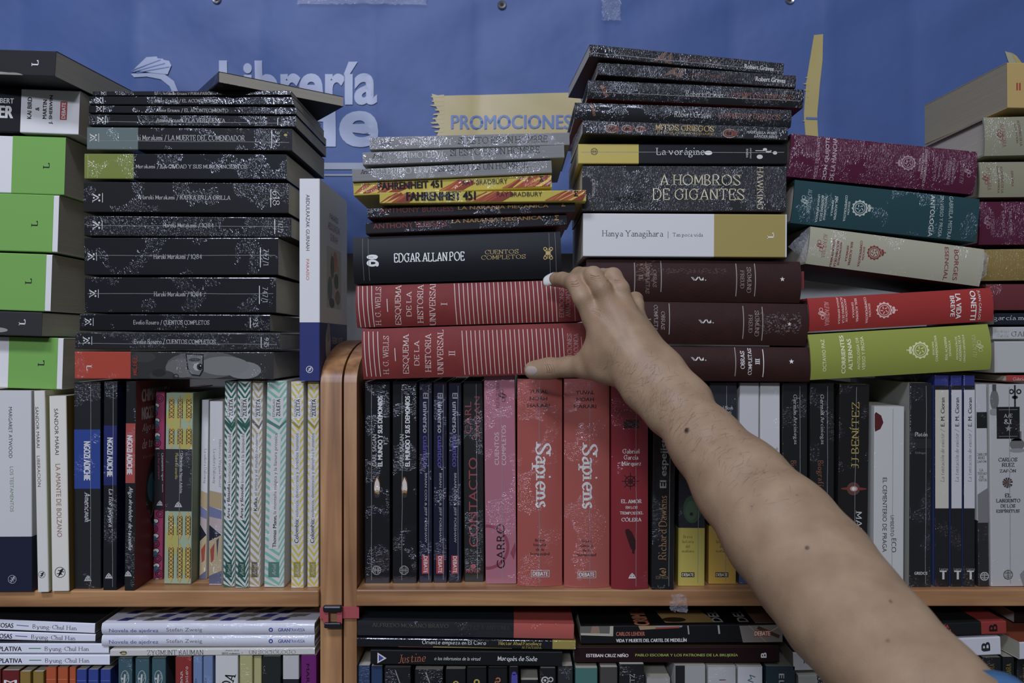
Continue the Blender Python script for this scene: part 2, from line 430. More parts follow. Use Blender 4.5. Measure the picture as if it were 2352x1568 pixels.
    for it in expand(items):
        if it[1] != prev or len(it) > 9: lift += 0.000018
        prev = it[1]
        u, v = to_uv(it[2], it[3])
        V, F = flat_item(it, sc)
        if not H: V = [(-b_, a_) for a_, b_ in V]
        V = [(x + u, z + v) for x, z in V]
        if rd: V, F = cut_strips(V, F, 1, [T / 2 * k / 6 for k in range(-5, 6)])
        lim = T / 2 - 0.0004
        mb.add([(min(L / 2, max(-L / 2, x)), fw(min(lim, max(-lim, z))) - lift, min(lim, max(-lim, z))) for x, z in V], F, mat(it[1], fin if fin in 'wgW' else 'm'))
    lift = 0.00005; prev = None
    for it in expand(top_items):     # on the +Z board: px coordinates are millimetres (depth from spine, distance from the -X end)
        if it[1] != prev or len(it) > 9: lift += 0.00001
        prev = it[1]
        V, F = flat_item(it, 0.001)
        # reading direction runs away from the spine for an upright book, along the spine for a lying one
        if H: mb.add([(it[2] * .001 - L / 2 + x, it[3] * .001 + z, T / 2 + lift) for x, z in V], F, mat(it[1], fin if fin in 'wgW' else 'm'))
        else: mb.add([(-L / 2 + it[3] * .001 - z, it[2] * .001 + x, T / 2 + lift) for x, z in V], F, mat(it[1], fin if fin in 'wgW' else 'm'))
    for it in under_items:   # on the -Z board of an upright book, read from its left
        V, F = flat_item(it, 0.001)
        mb.add([(-L / 2 + it[3] * .001 - z, it[2] * .001 - x, -T / 2 - .0001) for x, z in V], F, mat(it[1], 'm'))
    cv = mb.build('cover', root)
    if rd:
        bm = bmesh.new(); bm.from_mesh(cv.data); bmesh.ops.remove_doubles(bm, verts=bm.verts[:], dist=2e-6); bm.to_mesh(cv.data); bm.free()
        cv.data.polygons.foreach_set('use_smooth', [True] * len(cv.data.polygons)); cv.data.set_sharp_from_angle(angle=0.5)
    pb = MB(); oh = 0.003 if hard else 0.0003
    y0 = max(rd, 0) + th + 0.0002
    z = T / 2 - th - 0.00005
    pb.box(-L / 2 + oh, L / 2 - oh, y0, d - (0.004 if hard else 0.0002), -z, z, pages_mat(page))
    pb.build('page_block', root)
    for bcol, q0, q1, its in bands:
        bd = MB(); o = 0.00035; m = mat(bcol, 'm')
        u0, u1 = sorted((to_uv(q0, pcy)[0], to_uv(q1, pcy)[0]) if H else (to_uv(pcx, q0)[0], to_uv(pcx, q1)[0]))
        pr = [(v * (1 + 2 * o / T), w - (o if 0 < i < n - 1 else 0)) for i, (v, w) in enumerate(prof)]
        for i in range(n - 1):
            (v0, w0), (v1, w1) = pr[i], pr[i + 1]
            bd.add([(u0, w0, v0), (u1, w0, v0), (u1, w1, v1), (u0, w1, v1)], [(0, 3, 2, 1)], m)
            for uu in (u0, u1):
                bd.add([(uu, w0, v0), (uu, w1, v1), (uu, prof[i + 1][1], prof[i + 1][0]), (uu, prof[i][1], prof[i][0])], [(0, 1, 2, 3)], m)
        lf = 0.0001
        for it in its:
            lf += 0.00003; u, v = to_uv(it[2], it[3]); V, F = flat_item(it, sc)
            if not H: V = [(-b_, a_) for a_, b_ in V]
            bd.add([(x + u, fw(zz + v) - o - lf, zz + v) for x, zz in V], F, mat(it[1], 'm'))
        tag(bd.build('paper_band', root), 'coloured paper band around the cover')
    return root
def H(label, xl, yl0, yl1, xr, yr0, yr1, col, fin, items=(), b=0.0, d=0.15, yaw=0.0, **kw):
    """a book lying flat: photo pixels of the left and right ends of its spine"""
    s = S(b); pcx, pcy = (xl + xr) / 2, (yl0 + yl1 + yr0 + yr1) / 4
    tl = math.atan2(((yr0 + yr1) - (yl0 + yl1)) / 2, xr - xl)
    L = math.hypot(xr - xl, ((yr0 + yr1) - (yl0 + yl1)) / 2) * s / math.cos(math.radians(yaw))
    T = ((yl1 - yl0) + (yr1 - yr0)) / 2 * s * math.cos(tl) - 0.0007
    if kw.get('pose'): tl = 0; L = (xr - xl) * PX
    return book(True, label, 0, 0, L, T, tl, math.radians(yaw), b, d, col, fin, items, pcx=pcx, pcy=pcy, **kw)
ZSL = [None]
SHELF = [1355.0]
def V(label, yt, xl, xr, yb, col, fin, items=(), xlb=None, b=None, d=0.15, yaw=0.0, zbase=None, **kw):
    """a book standing on the shelf: photo pixels of its spine; its distance follows from where its foot meets the board"""
    if b is None: b = DC * ((SHELF[0] - 784) / (yb - 784)) * (DC - 0.004) / DC - DC
    s = S(b)
    if zbase is not None: yb = 784 - (zbase - CZ) / s
    sh = 0 if xlb is None else xlb - xl
    pcx, pcy = (xl + xr + sh) / 2, (yt + yb) / 2
    tl = math.atan2(-sh, yb - yt) if zbase is None else math.atan2(-sh, 460)
    T = (xr - xl) * s * math.cos(tl) - 0.0004; cut = T * abs(math.sin(tl)) + 0.0003
    L = (yb - yt) * s - cut; pcy -= cut / 2 / s
    return book(False, label, 0, 0, L, T, tl, math.radians(yaw), b, d, col, fin, items, pcx=pcx, pcy=pcy, **kw)
# ================================================================== the books
W = 'd6d8e2'; K = '17171b'; INK = '2a2a2e'; GOLD = 'b8a060'; SIL = 'c4c4c8'
def andanzas(x, y, s=1.0, col=W, line=True, rot=0):
    """the publisher's mark on the black spines: a V with three dots and a rule"""
    q = [ln_(col, x - 9 * s, y - 9 * s, x + 7 * s, y, 3.2 * s), ln_(col, x - 9 * s, y + 9 * s, x + 7 * s, y, 2 * s), e(col, x - 6 * s, y, 2.3 * s),
         e(col, x + 8 * s, y - 7 * s, 2.6 * s), e(col, x + 8 * s, y + 7 * s, 2.6 * s), ln_(col, x - 9 * s, y - 12 * s, x - 9 * s, y - 6 * s, 1.4 * s), ln_(col, x - 9 * s, y + 6 * s, x - 9 * s, y + 12 * s, 1.4 * s)]
    if line: q.append(ln_(col, x + 16 * s, y - 12 * s, x + 16 * s, y + 12 * s, 1.6 * s))
    return q
def globe(x, y, rr, col, w=1.6, vert=False):
    q = [ring(col, x, y, rr, w)]
    for k in (-.62, -.25, .25, .62):
        if vert: q += [ln_(col, x - rr * .75, y + k * rr + abs(k) * 2, x, y + k * rr * .8, w * .7), ln_(col, x, y + k * rr * .8, x + rr * .75, y + k * rr + abs(k) * 2, w * .7)]
        else: q += [ln_(col, x + k * rr * 1.1, y - rr * .72, x + k * rr * .6, y, w * .7), ln_(col, x + k * rr * .6, y, x + k * rr * 1.1, y + rr * .72, w * .7)]
    q.append(ln_(col, x - rr, y, x + rr, y, w * .8) if not vert else ln_(col, x, y - rr, x, y + rr, w * .8))
    return q
def seal(x, y, rr, col, rot=0):
    """round crowned crest; rot: side on which the crown stands (0 up, 90 left, -90 right)"""
    a = math.radians(rot); ux, uy = -math.sin(a), -math.cos(a)
    q = [ring(col, x, y, rr, rr * .16, n=18), ring(col, x, y, rr * .72, rr * .09, n=16)]
    for k in range(12):
        b = k * 6.2832 / 12; q.append(e(col, x + rr * .98 * math.cos(b), y + rr * .98 * math.sin(b), rr * .16, n=7))
    for k in range(5):
        b = k * 6.2832 / 5; q.append(ln_(col, x + rr * .2 * math.cos(b), y + rr * .2 * math.sin(b), x + rr * .52 * math.cos(b + .6), y + rr * .52 * math.sin(b + .6), rr * .12))
    cx, cy = x + ux * rr * 1.25, y + uy * rr * 1.25; vx, vy = -uy, ux
    for k in (-1, 0, 1): q.append(e(col, cx + vx * k * rr * .3 + ux * rr * .12 * (1 - abs(k)), cy + vy * k * rr * .3 + uy * rr * .12 * (1 - abs(k)), rr * .2, n=8))
    q.append(e(col, cx + ux * rr * .45, cy + uy * rr * .45, rr * .1, n=6))
    return q
def swirl(x, y, s, col, rot=90):
    q = []
    for k in (-1, 0, 1):
        q.append(ring(col, x + (k * 2.2) * s, y + k * 1.2 * s, 6.5 * s, 1.2 * s, ry=4.2 * s, n=16))
    q += [ring(col, x - 2 * s, y - 9 * s, 4.5 * s, 1.1 * s, n=14), ring(col, x + 2 * s, y + 9 * s, 4.5 * s, 1.1 * s, n=14)]
    return q
def house(x, y, s, col):
    q = [p(col, [(x - 9 * s, y + 6 * s), (x - 5 * s, y - 2 * s), (x, y - 7 * s), (x + 5 * s, y - 2 * s), (x + 9 * s, y + 6 * s)])]
    dk = '3a3a40'
    return q + [e(dk, x - 3 * s, y + 1 * s, 1.3 * s, n=8), e(dk, x + 3 * s, y + 1 * s, 1.3 * s, n=8), e(dk, x, y - 3 * s, 1 * s, n=8)]
def lizard(x, y, s, col, rg=True):
    q = [p(col, [(x + 6 * s, y - 10 * s), (x + 9 * s, y - 7 * s), (x + 5 * s, y - 2 * s), (x + 3 * s, y + 4 * s), (x - 2 * s, y + 8 * s), (x - 7 * s, y + 13 * s), (x - 4 * s, y + 6 * s), (x - 2 * s, y), (x + 1 * s, y - 6 * s)]),
         ln_(col, x + 3 * s, y - 4 * s, x - 5 * s, y - 5 * s, 2.2 * s), ln_(col, x + 4 * s, y - 2 * s, x + 10 * s, y - 1 * s, 2 * s), ln_(col, x, y + 3 * s, x + 6 * s, y + 6 * s, 2 * s), ln_(col, x - 1 * s, y + 3 * s, x - 8 * s, y + 3 * s, 2 * s)]
    if rg: q.append(ring(col, x, y, 13.5 * s, 1.4 * s))
    return q
def star(x, y, rr, col):
    return p(col, [(x + (rr if k % 2 == 0 else rr * .42) * math.sin(k * math.pi / 5), y - (rr if k % 2 == 0 else rr * .42) * math.cos(k * math.pi / 5)) for k in range(10)])
def alfaguara(x, xs, y, ln, h, col, rot, sy=None):
    return [t('ALFAGUARA', 'r', col, x, y, ln, h, rot)] + swirl(xs, sy or y, 1.0, col)

# ---- stack at the frame's edge: thick white-and-green books (their spines run out of the frame)
GROUP[0] = 'thick books stacked at the edge beside the black-spined pile'
def Lmark(x, y, col, h=16, rot=90): return t('L', 'R', col, x, y, 14, h, rot)
H('dark grey thick book on top of the green-banded stack, turned askew', -330, 92, 152, 144, 127, 186, '2b2c30', 'm',
  [Lmark(96, 153, W, 17), e('8f8f8d', -10, 176, 70, 9), e('8a8a88', 40, 178, 26, 6)], b=-.03, yaw=-7, d=.16)
H('black book with a white end panel and a small red label in the green-banded stack', -300, 190, 292, 182, 208, 310, '1c1d22', 'm',
  [t('ROBERT', 'S', W, 6, 231, 52, 12), t('ENHEIMER', 'B', W, -40, 255, 142, 28), t('KAI BIRD', 'S', INK, 68, 248, 50, 10, 90), t('&', 'S', INK, 86, 250, 8, 9, 90), t('MARTIN', 'S', INK, 103, 251, 44, 9, 90),
   t('J. SHERWIN', 'S', INK, 118, 252, 66, 10, 90), r('a83a40', 138.5, 233, 154, 275), t('DEBATE', 'S', W, 146.5, 254, 37, 9, 90)], segs=[('d3d5e2', 48, 400)], b=0)
for nm, xr, yt, yb, xb0, xb1, lx, ly in (('topmost of the four lime green banded white books', 149, 315, 448, 28, 150, 107, 381), ('second lime green banded white book down its stack', 134, 448, 580, -30, 122, 80, 514),
                                         ('third lime green banded white book down its stack', 118, 584, 716, -40, 105, 66, 646), ('lowest lime green banded white book, under the thin dark grey one', 144, 776, 895, 20, 132, 95, 834)):
    H(nm, -300, yt - 14, yb - 14, xr, yt, yb, 'd3d5e3', 'm', [], bands=[('6aa643', xb0, xb1, [Lmark(lx, ly, INK, 15)])], b=.004, d=.16, hard=False)
H('thin dark grey book squeezed between two lime green banded ones', -320, 702, 762, 96, 718, 772, '303135', 'm', [Lmark(51, 740, W, 15), e('8f8f8d', -10, 757, 28, 6)], b=-.012, d=.16)

# ---- pile of black-spined paperbacks
GROUP[0] = 'black-spined paperbacks piled beside the white upright book'
z = lambda x, y, s='', ln=16, h=12: [ln_(W, x - 12, y - ln * .6, x - 12, y + ln * .6, 1.8), t(s, 'r', W, x, y, ln, h, -90)]
Tk = 0.0128
H('thin black paperback lying crosswise on top of the black-spined pile', 200, 100, 126, 620, 100, 126, '26272b', 'w',
  [], pose=(-.327 - .6 * .105, -.028 + .8 * .105, CZ + .2945, -53), yaw=-53, d=.15, page='98948c')
H('thinnest black paperback, directly under the crosswise one', 213, 209, 220, 668, 207, 219, '1c1c21', 'w', [t('Annie Ernaux / PURA PASIÓN', 'r', SIL, 437, 214.5, 103, 9)] + andanzas(236, 215, .45), b=.0, d=.142)
H('upper of two identical thin black paperbacks in the dark pile', 206, 221, 240, 674, 220, 243, K, 'w', [t('Annie Ernaux / EL ACONTECIMIENTO', 'r', W, 436, 232, 164, 9)] + andanzas(226, 230, .65) + z(640, 233, '196', 10, 7), b=.0, d=.147)
H('lower of two identical thin black paperbacks in the dark pile', 204, 241, 260, 681, 245, 264, K, 'w', [t('Annie Ernaux / EL ACONTECIMIENTO', 'r', W, 441, 254, 166, 9.5)] + andanzas(227, 250, .65) + z(646, 257, '196', 10, 7), b=.0, d=.145)
H('fifth black paperback from the top of the dark pile, film creased at both ends', 204, 261, 289, 680, 266, 292, K, 'w', [t('Annie Ernaux / LA VERGÜENZA', 'r', W, 438, 276, 160, 12)] + andanzas(230, 276, .75) + z(650, 279, '370', 14, 8), b=.0, d=.147, seam=4)
H('black paperback with a misty grey-blue end panel', 200, 290, 345, 671, 295, 346, '202024', 'w',
  [t('ki Murakami / LA MUERTE DEL COMENDADOR', 'r', W, 439, 317.5, 248, 15)] + andanzas(214, 316, .8) + z(636, 319, '929/2', 33, 13) + [e(GOLD, 656, 310, 4, 3)], segs=[('66777c', 190, 317)], b=.0, d=.155, seam=6)
H('black paperback with an olive green end panel', 194, 352, 411, 658, 353, 413, '1a1b22', 'w', [t('Murakami / LA CIUDAD Y SUS MUROS INCIERTOS', 'r', W, 440, 383, 258, 11)] + andanzas(209, 376, .75, 'c9cba8', False) + [ln_('a9ac7c', 202, 356, 202, 409, 1.2)], segs=[('7d8a35', 180, 307)], b=.0, d=.155)
H('black paperback with large serif figures ending its spine, under the olive-ended one', 192, 416, 488, 663, 420, 490, '212024', 'w', [t('Haruki Murakami / KAFKA EN LA ORILLA', 'r', W, 426, 454, 208, 12)] + andanzas(221, 454, .9) + z(634, 455, '618', 34, 17), b=.0, d=.15)
H('heavily crinkled black paperback half way down the dark pile', 194, 495, 542, 669, 498, 546, '1b1b20', 'W', [t('Haruki Murakami / 1Q84', 'r', W, 432, 518, 117, 12)] + andanzas(221, 517, .85) + z(643, 520, '747/2', 28, 12), b=.0, d=.15, seam=-1)
H('upper of the two thickest black paperbacks in the dark pile', 194, 545, 632, 639, 545, 632, '1c1c22', 'w', [t('Haruki Murakami / 1Q84', 'r', W, 408, 590, 111, 13)] + andanzas(209, 589, .8) + z(610, 591, '747/1', 38, 14), b=.0, d=.15, seam=-2)
H('lower of the two thickest black paperbacks in the dark pile', 195, 636, 718, 634, 636, 719, '1b1b21', 'w', [t('Haruki Murakami / 1Q84', 'r', W, 408, 676, 110, 13)] + andanzas(213, 674, .8) + z(608, 677, '747/1', 35, 14), b=.0, d=.15, seam=-3)
H('smooth slim black paperback, third from the bottom of the dark pile', 183, 720, 760, 620, 722, 761, '17171c', 'w', [t('Evelio Rosero / CUENTOS COMPLETOS', 'r', W, 394, 741, 175, 12)] + andanzas(202, 739, .75) + z(587, 741, '935', 20, 11), b=.0, d=.15)
H('slim black paperback sparkling with film, directly on the red-ended book', 173, 762, 802, 643, 765, 804, '24252a', 'W', [t('Evelio Rosero / CUENTOS COMPLETOS', 'r', W, 402, 785, 188, 12)] + andanzas(198, 782, .8) + z(612, 786, '935', 21, 11), b=-.004, d=.15, seam=6)
face = [e('3e3e40', 330, 820, 28, 12), e('5c5c60', 470, 838, 88, 32), e('7e8086', 560, 850, 40, 20), e('7a7c80', 515, 840, 58, 22), e('6a6a6e', 420, 845, 40, 22), e('3c3c3e', 372, 862, 30, 12), e('2c2c2e', 365, 856, 16, 9),
        p('1e1e20', [(426, 811), (468, 813), (468, 850), (460, 864), (440, 862), (430, 848)]), p('707277', [(429, 814), (465, 816), (465, 848), (458, 861), (441, 859), (433, 846)]), e('404044', 447, 826, 14, 4),
        e('a9abb0', 455, 842, 11, 9), e('2a2a2c', 459, 842, 7, 8), e('0f0f10', 459, 842, 3.5), e('d8d8dc', 461, 840, 1.4, n=8), ring('2a2a2c', 404, 864, 7, 2, ry=6), t('MICHEL', 'R', 'a33a34', 310, 840, 46, 12, 90)]
H('red-ended book with a bespectacled eye on its spine, bottom of the dark pile', 172, 806, 871, 628, 808, 871, '333436', 'w', [Lmark(205, 844, 'e0d0d0', 13, -90)] + face, segs=[('b8412f', 160, 300)], b=-.003, d=.15)
GROUP[0] = ''
V('white upright book with a blue base standing against the black-spined pile', 410, 687, 735, 875, 'd0d2df', 'm',
  [t('ABDULRAZAK GURNAH', 's', INK, 707, 511, 129, 8.5, -90), t('PARAÍSO', 's', 'b5564a', 707.5, 619, 48, 8.5, -90), ring(W, 711, 848, 8, 1.3), ] + lizard(711, 848, .5, W, False),
  segs=[('2b3474', 740, 900)], b=0.0, d=.148,
  top_items=[t('PARAÍSO', 's', '54545e', 72, 34, 46, 9), t('ABDULRAZAK', 's', 'a0655f', 72, 47, 66, 9), t('GURNAH', 's', 'a0655f', 72, 60, 40, 9), r('bcb8b8', 34, 72, 112, 146), e('c9897c', 78, 88, 13), e('6f7c72', 62, 96, 10, 14), e('5d6b66', 84, 112, 12, 10), e('6f7c8a', 50, 124, 12, 16), e('84765c', 92, 132, 15, 9), e('4c5562', 60, 140, 14, 6),
             ln_('59606a', 58, 78, 58, 146, 1.6), ln_('59606a', 70, 84, 70, 146, 1.4), ln_('59606a', 94, 92, 94, 146, 1.6), t('PREMIO NOBEL', 'r', 'c9cbd8', 92, 186, 62, 8), t('de', 'i', 'c9cbd8', 92, 199, 9, 6), t('LITERATURA', 'r', 'c9cbd8', 92, 212, 56, 8), e('9698a4', 40, 190, 13, 22), e('7c7e8c', 42, 176, 9, 12)])

# ---- pile with the grey books on top
GROUP[0] = 'books piled on the red cloth volumes'
for nm, xl, a0, a1, xr, c0, c1, y1, y2, x0 in (('uppermost of three grey paperbacks', 849, 314, 345, 1308, 303, 334, 328, 321, 0), ('middle of three grey paperbacks', 833, 348, 381, 1296, 333, 362, 357, 347, -18), ('lowest of three grey paperbacks, lying on the flame-patterned one', 809, 387, 419, 1267, 368, 397, 393, 382, -45)):
    H(nm, xl, a0, a1, xr, c0, c1, '85868f', 'w', [t('Ariel', 'I', INK, 885 + x0, y1 + 1, 25, 11), t('PRIMO LEVI', 'r', 'cfcfd8', 984 + x0, y1 - 2, 105, 15), t('SI ESTO ES UN HOMBRE', 'r', '2c2c30', 1154 + x0, y2, 207, 16)], b=.0 if x0 else .004, d=.14, seam=3)
def flames(xl, xr, yl, yr, hgt):
    q = []; n = 15; f = lambda x: yl + (yr - yl) * (x - xl) / (xr - xl)
    for k in range(n):
        x = xl + (k + .4) * (xr - xl) / n; y = f(x); w_ = random.uniform(16, 34); s_ = random.uniform(14, 34)
        q.append(p(('a8482f', 'b5632f', '8f3a2c')[k % 3] if k % 5 != 3 else 'd8b83a', [(x - w_ * .8, y + hgt * .46), (x - w_ * .1 + s_ * .3, y - hgt * .05), (x + s_, y - hgt * .44), (x + w_ * .35 + s_, y - hgt * .1), (x + w_ * .2, y + hgt * .46)]))
    return [i for i in q]
H('upper of the two flame-patterned paperbacks', 812, 420, 449, 1267, 398, 432, 'c2b22e', 'w', flames(822, 915, 433, 428, 26) + flames(1030, 1060, 424, 424, 26) + flames(1170, 1262, 418, 414, 28) + [t('FAHRENHEIT 451', 'B', K, 942, 425, 148, 17), t('RAY BRADBURY', 's', INK, 1114, 418, 103, 11), t('M', 'B', K, 1244, 411, 13, 9, 90)], b=.004, d=.14)
H('lower of the two flame-patterned paperbacks, pushed sideways', 872, 441, 468, 1346, 435, 463, 'c2b22e', 'w', flames(884, 935, 453, 452, 28) + flames(1090, 1150, 449, 449, 28) + flames(1275, 1335, 447, 447, 28) + [t('FAHRENHEIT 451', 'B', K, 1013, 449, 160, 22), t('RAY BRADBURY', 's', INK, 1193, 446, 104, 10), t('M', 'B', K, 1323, 445, 13, 10, 90)], b=-.014, d=.14)
for nm, xl, a0, a1, xr, c0, c1, yy, dx, dy, b_ in (('upper of two black paperbacks with orange letters, red underneath', 844, 477, 502, 1321, 466, 487, 482, 0, 0, -.006), ('lower of two black paperbacks with orange letters, on the thick black volume', 840, 511, 538, 1302, 491, 518, 512, -15, 32, .0)):
    H(nm, xl, a0, a1, xr, c0, c1, '202126', 'w', [t('ANTHONY BURGESS', 's', '8e3c3c', 957 + dx, 481 + dy + (3 if dx else 0), 170, 12), t('LA NARANJA MECÁNICA', 'S', 'bd8b4c', 1156 + dx, 475 + dy - (3 if dx else 0), 208, 13), t('M', 'S', 'bd8b4c', 1294 + dx, 474 + dy - 6, 12, 9, 90)], vm='7a2b2f', b=b_, d=.142)
H('thick black volume with white gothic lettering lying on the red cloth ones', 811, 545, 650, 1289, 528, 641, '141418', 'm',
  [t('EDGAR ALLAN POE', 'R', 'dedfe6', 986, 590, 162, 22), t('CUENTOS', 'r', GOLD, 1153, 578, 78, 10), t('COMPLETOS', 'r', GOLD, 1157, 590, 103, 10), ring(W, 855, 590, 13, 5, ry=5.5), ring(W, 855, 604, 13, 5, ry=8), e(W, 862, 590, 5, 5), e(W, 866, 606, 4, 6), e(W, 848, 604, 4, 6)]
  + [q for k in (-1, 1) for q in (ring(GOLD, 1259 + k * 7, 571, 4, 1.5), ring(GOLD, 1259 + k * 7, 592, 4, 1.5), ln_(GOLD, 1259, 581, 1259 + k * 9, 574, 2), ln_(GOLD, 1259, 581, 1259 + k * 9, 588, 2), ln_(GOLD, 1259 + k * 2, 570, 1259 + k * 2, 594, 1.4))] + [e(GOLD, 1259, 581, 6, 4)]
  + [ln_('6e6e74', xx, 548 - k, xx + 1, 645 - k, .8) for xx, k in ((833, 1), (846, 1), (1262, 14), (1276, 15))], rd=.004, b=.002, hard=True, d=.16)
def wells(x0, y, dx, dy, num, n):
    q = [ln_(SIL, 832 + x0 * .8 + k * 10.4, y - 52, 836 + x0 * .8 + k * 10.4, y + 52, 1.6) for k in (-1, 0, 1, 2)]
    q += [t('H. G. WELLS', 'r', 'c9b8b8', 868 + x0, y + 2, 90, 13, 88.5), ln_('c9b8b8', 889 + x0, y - 14, 890 + x0, y + 16, 1.8), t('ESQUEMA', 'r', 'd4c6c6', 915 + x0, y - 1, 92, 16, 88.5), t('DE LA', 'r', 'd4c6c6', 939 + x0, y - 3, 58, 12, 88.5), t('HISTORIA', 'r', 'd4c6c6', 965 + x0, y - 3, 90, 14, 88.5),
          t('UNIVERSAL', 'r', 'd4c6c6', 993 + x0, y - 4, 104, 14, 88.5), t(num, 'r', 'd4c6c6', 1020 + x0, y - 2, 6 if len(num) == 1 else 12, 14, 88.5)]
    q += [ln_('c3b6b8', 1044 + x0 + k * 10.05, y - 54 - k * .25, 1048 + x0 + k * 10.05, y + 48 - k * .25, 1.7) for k in range(n)]
    q += [t('EDICIONES', 'r', 'a88a8a', 1290 + dx, y - 6 + dy, 68, 11, 88.5), t('ANACONDA', 'r', 'a88a8a', 1305 + dx, y - 6 + dy, 68, 11, 88.5), ln_('a88a8a', 1318 + dx, y - 40, 1321 + dx, y + 40, 1.4)]
    return q
H('upper of two red cloth volumes with silver bands, gripped by the hand', 817, 655, 753, 1338, 640, 738, '7a2a2a', 'c', wells(0, 700, 0, 0, 'I', 24), rd=.006, b=.002, hard=True, d=.165, page='a39a8e')
H('lower of two red cloth volumes with silver bands, under the thumb', 831, 755, 872, 1352, 739, 858, '7c2b2b', 'c', wells(18, 813, 18, -8, 'II', 24), rd=.006, b=-.002, hard=True, d=.165, page='a39a8e')

# ---- tall pile topped by four crinkled black books
GROUP[0] = 'books piled above the three brown leather volumes'
hands = lambda x, y: [p('6b5348', [(x - 34, y + 12), (x - 18, y - 2), (x - 4, y - 16), (x + 2, y - 14), (x - 6, y), (x + 6, y + 8), (x + 2, y + 12), (x - 12, y + 6)]), p('5d4940', [(x + 4, y + 14), (x + 2, y - 4), (x + 12, y - 14), (x + 14, y - 2), (x + 12, y + 14)])]
H('topmost crinkled black book of the tall pile, pale pages showing at its end', 1352, 107, 139, 1807, 138, 166, '1f2024', 'W', hands(1530, 134) + [t('LOS MITOS GRIEGOS', 's', '6a4a44', 1610, 141, 92, 8, -2), t('Robert Graves', 'S', SIL, 1749, 150, 70, 11)], b=.0, yaw=5, d=.15, vm='4a3530', page='9c9aa0', seam=5)
H('second crinkled black book of the tall pile, with clasped hands on its spine', 1372, 144, 176, 1831, 170, 200, '202125', 'W', hands(1556, 165) + [t('LOS MITOS GRIEGOS', 's', '6a4a44', 1626, 174, 92, 8), t('Robert Graves', 'S', SIL, 1772, 181, 70, 11)], b=.0, yaw=2, d=.15, page='9c9aa0')
H('third crinkled black book of the tall pile, red boards, shifted to one side', 1350, 182, 226, 1846, 204, 248, '1c1d21', 'W', [t('Robert Graves', 'r', SIL, 1618, 216, 87, 13), t('- LOS MITOS GRIEGOS', 'r', '9a5a48', 1742, 221, 158, 13), t('ediciones', 'I', 'a06848', 1390, 208, 30, 12, -60)], b=-.004, d=.15, hard=True, vm='6b3029', vp='6b3029', rd=.002, seam=6)
H('fourth crinkled black book of the tall pile, red boards, under the shifted one', 1320, 234, 274, 1818, 250, 292, '1c1d21', 'W', [t('Robert Graves', 'r', SIL, 1591, 263, 85, 14), t('- LOS MITOS GRIEGOS', 'r', '9a5a48', 1718, 267, 150, 13), t('ediciones', 'I', 'a06848', 1364, 252, 28, 10, -75)], b=-.004, d=.15, hard=True, vm='6b3029', vp='6b3029', rd=.002)
pot = lambda x, y, s: [ring('a9a4a4', x, y, 15 * s, 1.4, ry=10 * s), e('7a4238', x, y, 12 * s, 8 * s), e('2a2024', x - 1 * s, y, 6 * s, 4 * s), r('7a4238', x + 11 * s, y - 6 * s, x + 17 * s, y + 6 * s)]
H('dark grey book with painted red pots and gold letters, above the yellow-ended one', 1338, 275, 309, 1811, 291, 321, '2a2b30', 'W', pot(1404, 296, 1) + pot(1440, 296, .85) + pot(1470, 297, .75) + pot(1676, 306, 1.05) + [t('MITOS GRIEGOS', 'R', 'b99e58', 1573, 294, 138, 14), t('UN VIAJE EXTRAORDINARIO', 's', 'a08a50', 1573, 307, 138, 7), t('MARCHELLA WARD', 's', SIL, 1751, 304, 70, 6), t('SANDER BERG', 's', SIL, 1760, 313, 52, 6)], b=-.008, d=.15, yaw=1)
H('black book with a yellow end panel and white leaf on its spine', 1328, 330, 376, 1808, 330, 378, '1d1d21', 'g', [t('La vorágine', 'r', W, 1562, 350, 112, 22), e(W, 1627, 351, 9, 5)] + globe(1365, 348, 8, '3b3824', 1.2) + [t('JOSÉ EUSTASIO', 's', SIL, 1724, 352, 24, 5, -90), t('RIVERA', 's', SIL, 1716, 352, 20, 5, -90), e(SIL, 1745, 360, 7, 5), e(SIL, 1757, 343, 5, 3), e(SIL, 1765, 348, 6, 3), e(SIL, 1780, 351, 5, 4), ln_(SIL, 1735, 346, 1772, 346, 1.6)],
  segs=[('b8a743', 1320, 1467)], b=.0, d=.15, seam=-4)
H('big glittering black book with gilt capitals, second below the yellow-ended one', 1337, 379, 485, 1806, 381, 486, '2d2e33', 'W', [t('A HOMBROS', 'r', 'd8cfae', 1608, 413, 190, 26), t('DE GIGANTES', 'r', 'd8cfae', 1606, 446, 212, 27), t('HAWKING', 'r', 'd8cfae', 1746, 432, 100, 15, -90), t('CRÍTICA', 's', '9a9a9e', 1364, 432, 40, 8, -90), p('17171a', [(1404, 456), (1430, 450), (1446, 438), (1466, 438), (1478, 450), (1474, 462), (1440, 468)])], b=.002, d=.155)
H('white book with a gold end panel under the glittering black one', 1339, 489, 589, 1807, 491, 592, 'c8cad6', 'm', [t('Hanya Yanagihara', 'r', INK, 1453, 538, 142, 19), ln_('55555a', 1534.5, 531, 1534.5, 547, 1), t('Tan poca vida', 'r', INK, 1580, 540, 70, 11), Lmark(1770, 541, W, 15, 90)], segs=[('9c8b48', 1640, 1804)], b=.002, d=.155)
